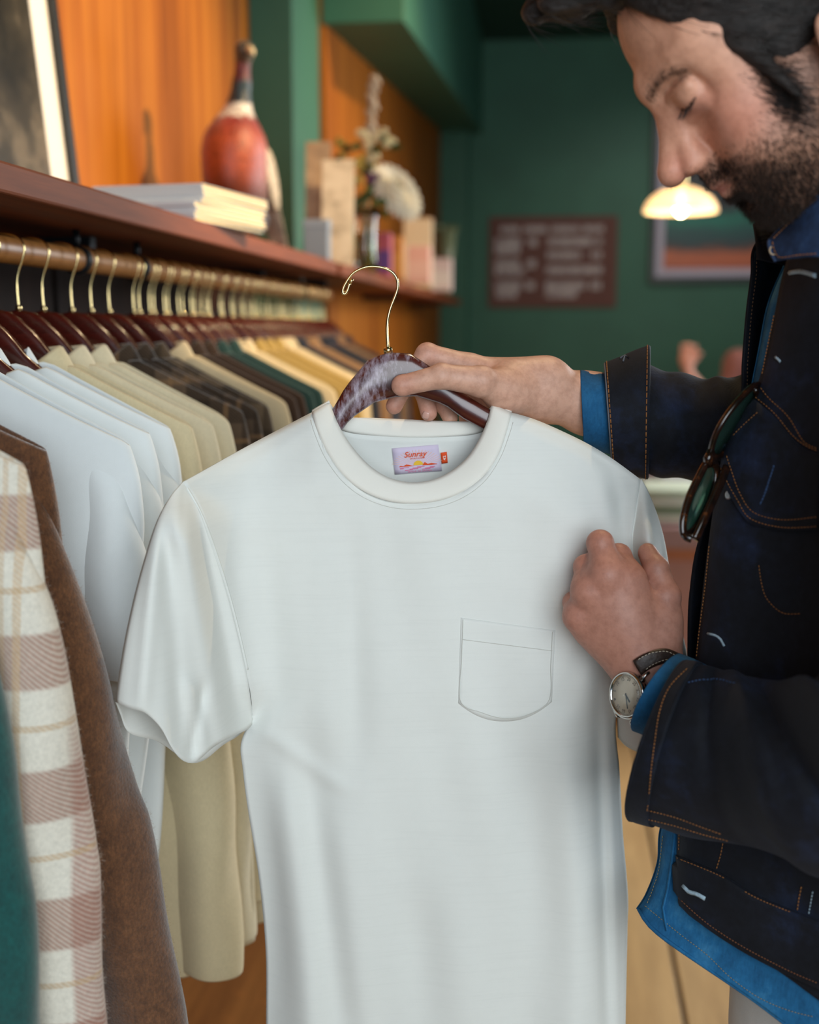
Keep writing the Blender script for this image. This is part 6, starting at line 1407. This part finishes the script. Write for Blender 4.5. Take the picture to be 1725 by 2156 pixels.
for s in (-1, 1):
    rows = []
    for u in range(12):
        t = u / 11; x = c0.x + .09 - .29 * t; wdt = .045 * math.sin(math.pi * min(.97, max(.06, t * .94 + .03))) ** .5; h = .085 * (1 - t) ** 1.4 + .035 * math.sin(math.pi * min(.97, .3 + t * .6))
        rows.append([Vector((x, c0.y + s * .11 + wdt * math.cos(a), .002 + h * max(0, math.sin(a)) ** .8)) for a in [2*math.pi*k/20 for k in range(20)]])
    MB().grid(rows, True, True, True).build('shoe', plain('brown_leather', '#3a2418', .4), man)

# ================================================================== watch, ring, sunglasses
wn = (-RGT * .80 - FWD * .55 + UP * .16).normalized(); wu = (UP * .95 + RGT * .28); wu = (wu - wn * wu.dot(wn)).normalized(); wr_ = wu.cross(wn); wc = Vector(PX(*LWR)) + wn * .0390 + UP * -.002
WM = Matrix.Translation(wc) @ Matrix(((wr_.x, wu.x, wn.x, 0), (wr_.y, wu.y, wn.y, 0), (wr_.z, wu.z, wn.z, 0), (0, 0, 0, 1)))
watch = thing('wristwatch', 'round steel wristwatch with cream dial and dark brown leather strap on the near wrist', 'watch', wc)
STEEL = plain('polished_steel', '#c9c6c2', .12, 1.0); LEA = plain('watch_leather', '#2a1a12', .5, noise=.3, nscale=200, bump=.3)
RWT = .0205
MB().lathe([(RWT - .003, -.0095), (RWT - .0005, -.008), (RWT, -.004), (RWT, -.001), (RWT + .0008, .0), (RWT + .0004, .0018), (RWT - .0012, .0028), (RWT - .0024, .0024), (RWT - .0026, .0010)], seg=56).xform(WM).build('case', STEEL, watch)
dial = MB().lathe([(.0003, .0009), (RWT - .0026, .0010), (RWT - .0026, .0014), (.0003, .0014)], seg=48).xform(WM).build('dial', plain('cream_dial', '#dcd4c0', .5), watch)
INK = plain('dial_ink', '#3a352e', .5); RA = math.radians(-128)             # the dial is turned: twelve points down along the wrist
def dp(a, r_): return Vector((r_ * math.sin(a), r_ * math.cos(a), .00155))
mbt = MB()
for k in range(60):
    a = 2 * math.pi * k / 60 + RA; mbt.obox(WM @ dp(a, .0170), (WM.to_3x3() @ Vector((math.cos(a), -math.sin(a), 0))) * .00012, (WM.to_3x3() @ Vector((math.sin(a), math.cos(a), 0))) * (.0006 if k % 5 else .0011), wn * .00005)
mbt.build('minute_track', INK, dial, smooth=False, kind='stuff')
def flat_text(s, M, size, name, m, parent, align='CENTER'):
    cu = bpy.data.curves.new('lettering', 'FONT'); cu.body = s; cu.size = size; cu.align_x = align; cu.align_y = 'CENTER'; cu.resolution_u = 3; o = bpy.data.objects.new('lettering_source', cu); me = bpy.data.meshes.new_from_object(o)
    vs_ = [M @ v.co for v in me.vertices]; fs_ = [tuple(p.vertices) for p in me.polygons]; bpy.data.objects.remove(o); bpy.data.meshes.remove(me); bpy.data.curves.remove(cu)
    return MB().raw(vs_, fs_).build(name, m, parent, smooth=False, fixn=False, kind='stuff')
for k, s in enumerate(['', '5', '10', '15', '20', '25', '30', '35', '40', '45', '50', '55']):
    a = 2 * math.pi * k / 12 + RA
    if s: flat_text(s, WM @ Matrix.Translation(dp(a, .0142)) @ Matrix.Rotation(-a, 4, 'Z'), .0042, 'numeral', INK, dial)
a = RA; MB().poly([WM @ (dp(a, .0155) + Vector((.0016 * math.cos(a) * q, -.0016 * math.sin(a) * q, 0))) for q in (1, -1)] + [WM @ dp(a, .0128)]).build('marker', INK, dial, smooth=False, fixn=False)
for nm, an, L, w_ in (('hour_hand', 2.05, .0075, .0007), ('minute_hand', 2.55, .0120, .0005)):
    a = an + RA + 2.3; MB().obox(WM @ (dp(a, L * .42) + Vector((0, 0, .0004))), (WM.to_3x3() @ Vector((math.cos(a), -math.sin(a), 0))) * w_, (WM.to_3x3() @ Vector((math.sin(a), math.cos(a), 0))) * L * .58, wn * .0001).build(nm, plain('blued_hand_' + nm, '#4a5660', .3, .7), dial, smooth=False)
gl2 = NT('watch_crystal'); tr_ = gl2.add('ShaderNodeBsdfTransparent'); gs_ = gl2.add('ShaderNodeBsdfGlossy'); gs_.inputs['Roughness'].default_value = .02; mx_ = gl2.add('ShaderNodeMixShader'); mx_.inputs[0].default_value = .07
gl2.l.new(tr_.outputs[0], mx_.inputs[1]); gl2.l.new(gs_.outputs[0], mx_.inputs[2]); gl2.l.new(mx_.outputs[0], gl2.n['Material Output'].inputs['Surface'])
MB().lathe([(RWT - .0022, .0022), (.014, .0032), (.008, .0037), (.0003, .0039)], seg=40).xform(WM).build('crystal', gl2.m, watch)
MB().lathe([(.0022, 0), (.0034, .0008), (.0034, .0030), (.0020, .0036)], seg=16).xform(WM @ Matrix.Rotation(math.radians(62), 4, 'Z') @ Matrix.Translation((-RWT, 0, -.004)) @ Matrix.Rotation(-math.pi / 2, 4, 'Y')).build('crown', STEEL, watch)
for sx in (-1, 1):
    for sy in (-1, 1):
        MB().tube([WM @ Vector(p) for p in ((sx * .0095, sy * .0175, -.004), (sx * .0100, sy * .0215, -.0030), (sx * .0100, sy * .0245, -.0055), (sx * .0098, sy * .0255, -.0085))], [.0019, .0017, .0015, .0013], 8).build('lug', STEEL, watch)
# strap: two lengths lying on the wrist
def strap_piece(top, bot, lift=.0022, nx=22, ny=8):
    A, B_ = cat_px(top, nx), cat_px(bot, nx); rows = []
    for j in range(ny):
        v = j / (ny - 1); row = []
        for i in range(nx):
            x, y = A[i][0] + (B_[i][0] - A[i][0]) * v, A[i][1] + (B_[i][1] - A[i][1]) * v; h, nn = onto(BVB, x, y, lift + .0010 * (1 - (2 * v - 1) ** 4))
            if h is None or h.dot(FWD) > 1.075: h = V(x, y, 1.034)
            row.append(h)
        rows.append(row)
    mb = MB().grid(rows); return mb.build('strap', LEA, watch, solid=.0022, soff=0), BVHTree.FromPolygons([Vector(p) for p in mb.v], mb.f)
STH = plain('strap_thread', '#cfc4b0', .7)
UT, UB = [(1334, 1390), (1352, 1378), (1376, 1369), (1402, 1367), (1426, 1378)], [(1351, 1420), (1366, 1408), (1388, 1398), (1410, 1393), (1432, 1398)]
s1_, bv1 = strap_piece(UT, UB); st(bv1, [(1345, 1389), (1358, 1381), (1378, 1374), (1402, 1372), (1422, 1381)], s1_, m=STH, r=.0003, lift=.0013); st(bv1, [(1360, 1408), (1372, 1400), (1390, 1392), (1410, 1388), (1428, 1393)], s1_, m=STH, r=.0003, lift=.0013)
LT_, LB_ = [(1310, 1486), (1326, 1484), (1342, 1488), (1352, 1490)], [(1316, 1506), (1330, 1514), (1344, 1517), (1354, 1514)]
s2_, bv2 = strap_piece(LT_, LB_); st(bv2, [(1316, 1502), (1330, 1510), (1344, 1513)], s2_, m=STH, r=.0003, lift=.0013)
# ring on the ring finger
a_, b_ = Vector(PX(*LH['ring'][0])), Vector(PX(*LH['ring'][1])); ax = (b_ - a_).normalized(); c_ = a_.lerp(b_, .12) ; u_ = ax.orthogonal().normalized(); v_ = ax.cross(u_)
rg = MB().grid([[c_ + ax * dz + (u_ * math.cos(t) + v_ * math.sin(t)) * r_ for t in [2*math.pi*k/40 for k in range(40)]] for r_, dz in ((.0138, -.002), (.0146, -.002), (.0150, 0), (.0146, .002), (.0138, .002), (.0138, -.002))], True).build('finger_ring', plain('gold', '#d8a860', .2, 1.0))
tag(rg, 'thin gold ring on the finger of the hand touching the tee', 'ring')
# sunglasses hooked on the chest
gg = thing('sunglasses', 'dark tortoiseshell sunglasses with green lenses hanging at the jacket opening', 'glasses', V(1495, 970, .995))
TORT = NT('tortoiseshell'); q = TORT.noise(TORT.coord(), 90, 3, .6); r = TORT.ramp(q, 'Fac', [(.4, lin('#140c08')), (.6, lin('#2a160c')), (.75, lin('#6a3a18'))]); TORT.link(r, 'Color', TORT.b, 'Base Color'); TORT.b.inputs['Roughness'].default_value = .18; TORT.b.inputs['Coat Weight'].default_value = .5
LENS = NT('green_lens'); LENS.b.inputs['Base Color'].default_value = (.10, .22, .18, 1); LENS.b.inputs['Transmission Weight'].default_value = .9; LENS.b.inputs['Roughness'].default_value = .02; LENS.b.inputs['IOR'].default_value = 1.05
loop = [(1490, 975, .998), (1470, 1008, .990), (1450, 1052, .980), (1439, 1096, .972), (1441, 1126, .970), (1456, 1122, .974), (1476, 1096, .984), (1495, 1056, .996), (1508, 1012, 1.004), (1507, 983, 1.004)]
LP = smooth_path([V(*p) for p in loop], 6, True); MB().tube(LP + [LP[0]], .0030, 10, caps=False, flat=1.3).build('rim', TORT.m, gg)
c_ = sum(LP, Vector()) / len(LP); lb = MB(); lb.v = [tuple(c_ + (FWD * .0))] + [tuple(c_.lerp(p, .97)) for p in LP]; lb.f = [(0, i + 1, (i + 1) % len(LP) + 1) for i in range(len(LP))]; lb.mi = [0] * len(LP); lb.build('lens', LENS.m, gg, solid=.0014, soff=0)
loop2 = [(1497, 955, 1.000), (1506, 918, .994), (1528, 878, .992), (1560, 838, .998), (1588, 812, 1.012), (1600, 820, 1.030), (1590, 860, 1.040), (1560, 910, 1.040), (1530, 945, 1.030), (1510, 962, 1.014)]
LP2 = smooth_path([V(*p) for p in loop2], 6, True); MB().tube(LP2 + [LP2[0]], .0028, 10, caps=False, flat=1.3).build('rim', TORT.m, gg)
c_ = sum(LP2, Vector()) / len(LP2); lb = MB(); lb.v = [tuple(c_)] + [tuple(c_.lerp(p, .97)) for p in LP2]; lb.f = [(0, i + 1, (i + 1) % len(LP2) + 1) for i in range(len(LP2))]; lb.mi = [0] * len(LP2); lb.build('lens', LENS.m, gg, solid=.0014, soff=0)
MB().tube([V(1492, 978, .997), V(1491, 965, .992), V(1498, 952, .996)], .0042, 10).build('bridge', TORT.m, gg)
MB().tube(smooth_path([V(1442, 1122, .970), V(1446, 1131, .967), V(1456, 1134, .966)], 3), .0036, 10).build('hinge_block', TORT.m, gg)
MB().tube([V(1456, 1127, .966), V(1463, 1131, .967)], .0016, 8).build('hinge', STEEL, gg)
MB().tube(smooth_path([V(1464, 1136, .966), V(1482, 1096, .972), V(1502, 1052, .982), V(1520, 1012, .992), V(1530, 985, 1.002)], 5), .0030, 10, flat=1.5).build('temple', TORT.m, gg)
MB().tube(smooth_path([V(1590, 818, 1.014), V(1600, 860, 1.03), V(1598, 930, 1.05), V(1590, 1000, 1.06)], 5), .0028, 10).build('temple', TORT.m, gg)

# ================================================================== someone farther back
pb = V(1632, 900, 5.95); pb.z = 0
bp = thing('person', 'person in a dusky mauve top far behind the man, one hand raised', 'person', pb)
fb_ = Field((-.62, -.38, 0), (.45, .30, 1.80), .014)
fb_.chain([(0, 0, .95), (0, 0, 1.15), (0, 0, 1.36)], [.14, .13, .14], .05).cone((0, 0, 1.38), (0, 0, 1.50), .055, .05, .03).ell((0, -.01, 1.62), (.078, .095, .115), .02)
fb_.ell((0, -.10, 1.60), (.014, .02, .02), .012).ell((.078, 0, 1.61), (.012, .02, .03), .008).ell((-.078, 0, 1.61), (.012, .02, .03), .008)
for s in (-1, 1): fb_.chain([(s * .06, 0, 1.42), (s * .19, 0, 1.385)], [.07, .06], .04)
fb_.chain([(-.19, 0, 1.385), (-.27, -.03, 1.13)], [.052, .042], .03).chain([(-.27, -.03, 1.13), (-.40, -.20, 1.28)], [.040, .028], .02)
fb_.chain([(.19, 0, 1.385), (.25, .02, 1.10), (.24, -.10, .90)], [.052, .042, .030], .03).ell((.24, -.13, .83), (.030, .030, .06), .02)
for s in (-1, 1): fb_.chain([(s * .09, 0, .92), (s * .10, -.01, .50), (s * .10, 0, .08)], [.095, .065, .045], .03).cone((s * .10, 0, .045), (s * .10, -.14, .035), .045, .035, .02)
hp = np.array(tuple((at_y(1448, 757, pb.y - .22) - pb))); fb_.cone((-.40, -.20, 1.28), tuple(hp + np.array([0, .0, -.05])), .026, .022, .01)
fb_.ell(tuple(hp), (.042, .022, .048), .012)
for k in range(4): fb_.cone(tuple(hp + np.array([-.03 + .02 * k, -.005, .03])), tuple(hp + np.array([-.032 + .022 * k, -.022, .075 - .006 * abs(k - 1.5)])), .011, .009, .004)
fb_.cone(tuple(hp + np.array([.03, 0, -.01])), tuple(hp + np.array([.060, -.02, .03])), .012, .010, .006)
v_b, f_b = fb_.mesh(); t = NT('distant_person'); at_ = t.add('ShaderNodeAttribute', attribute_name='skin_tone'); t.link(at_, 'Color', t.b, 'Base Color'); t.b.inputs['Roughness'].default_value = .6
mbb = MB().raw([tuple(Vector(p) + pb) for p in v_b], [tuple(int(i) for i in q) for q in f_b]); bo = mbb.build('body', t.m, bp, fixn=False)
cc = np.tile(np.array(lin('#c08a78')), (len(v_b), 1)); ca = bo.data.color_attributes.new('skin_tone', 'FLOAT_COLOR', 'POINT'); ca.data.foreach_set('color', cc.astype(np.float32).ravel())
MAU = fabric('mauve_knit', '#8a5c58', .9, 400, .4); TRD = fabric('dark_trousers', '#23242a', .9, 400, .3)
def shell(cond, name, m, off):
    nb = vnormals(v_b, f_b)
    if (nb * (v_b - np.array([0, 0, 1.0]))).sum() < 0: nb = -nb
    k = cond(v_b); fsel = f_b[k[f_b].all(1)]; use = np.unique(fsel); mp_ = {int(a): i for i, a in enumerate(use)}
    MB().raw([tuple(Vector(v_b[i] + nb[i] * off) + pb) for i in use], [tuple(mp_[int(a)] for a in q) for q in fsel]).build(name, m, bp, fixn=False, solid=.004, soff=1)
shell(lambda v: (v[:, 2] < 1.45) & (v[:, 2] > .90) & ~((v[:, 1] < -.15) & (v[:, 2] > 1.2)) & ~((v[:, 0] > .18) & (v[:, 2] < .93)), 'sweater', MAU, .010)
shell(lambda v: (v[:, 2] < .97) & (v[:, 2] > .07) & (np.abs(v[:, 0]) < .22), 'trousers', TRD, .010)
shell(lambda v: (v[:, 2] <= .085), 'shoes', BLACKF, .006)
shell(lambda v: (v[:, 2] > 1.66) | ((v[:, 2] > 1.54) & (v[:, 1] > .02)), 'hair', HAIR, .012)
MB().ball(pb + Vector((-.03, -.092, 1.635)), .010).build('eye', plain('eye_white', '#d8d0c8', .2), bo); MB().ball(pb + Vector((.03, -.092, 1.635)), .010).build('eye', bpy.data.materials['eye_white'], bo)
MB().tube([pb + Vector((-.025, -.093, 1.565)), pb + Vector((0, -.100, 1.562)), pb + Vector((.025, -.093, 1.565))], .005, 6).build('mouth', plain('mouth', '#8a4a44', .5), bo)
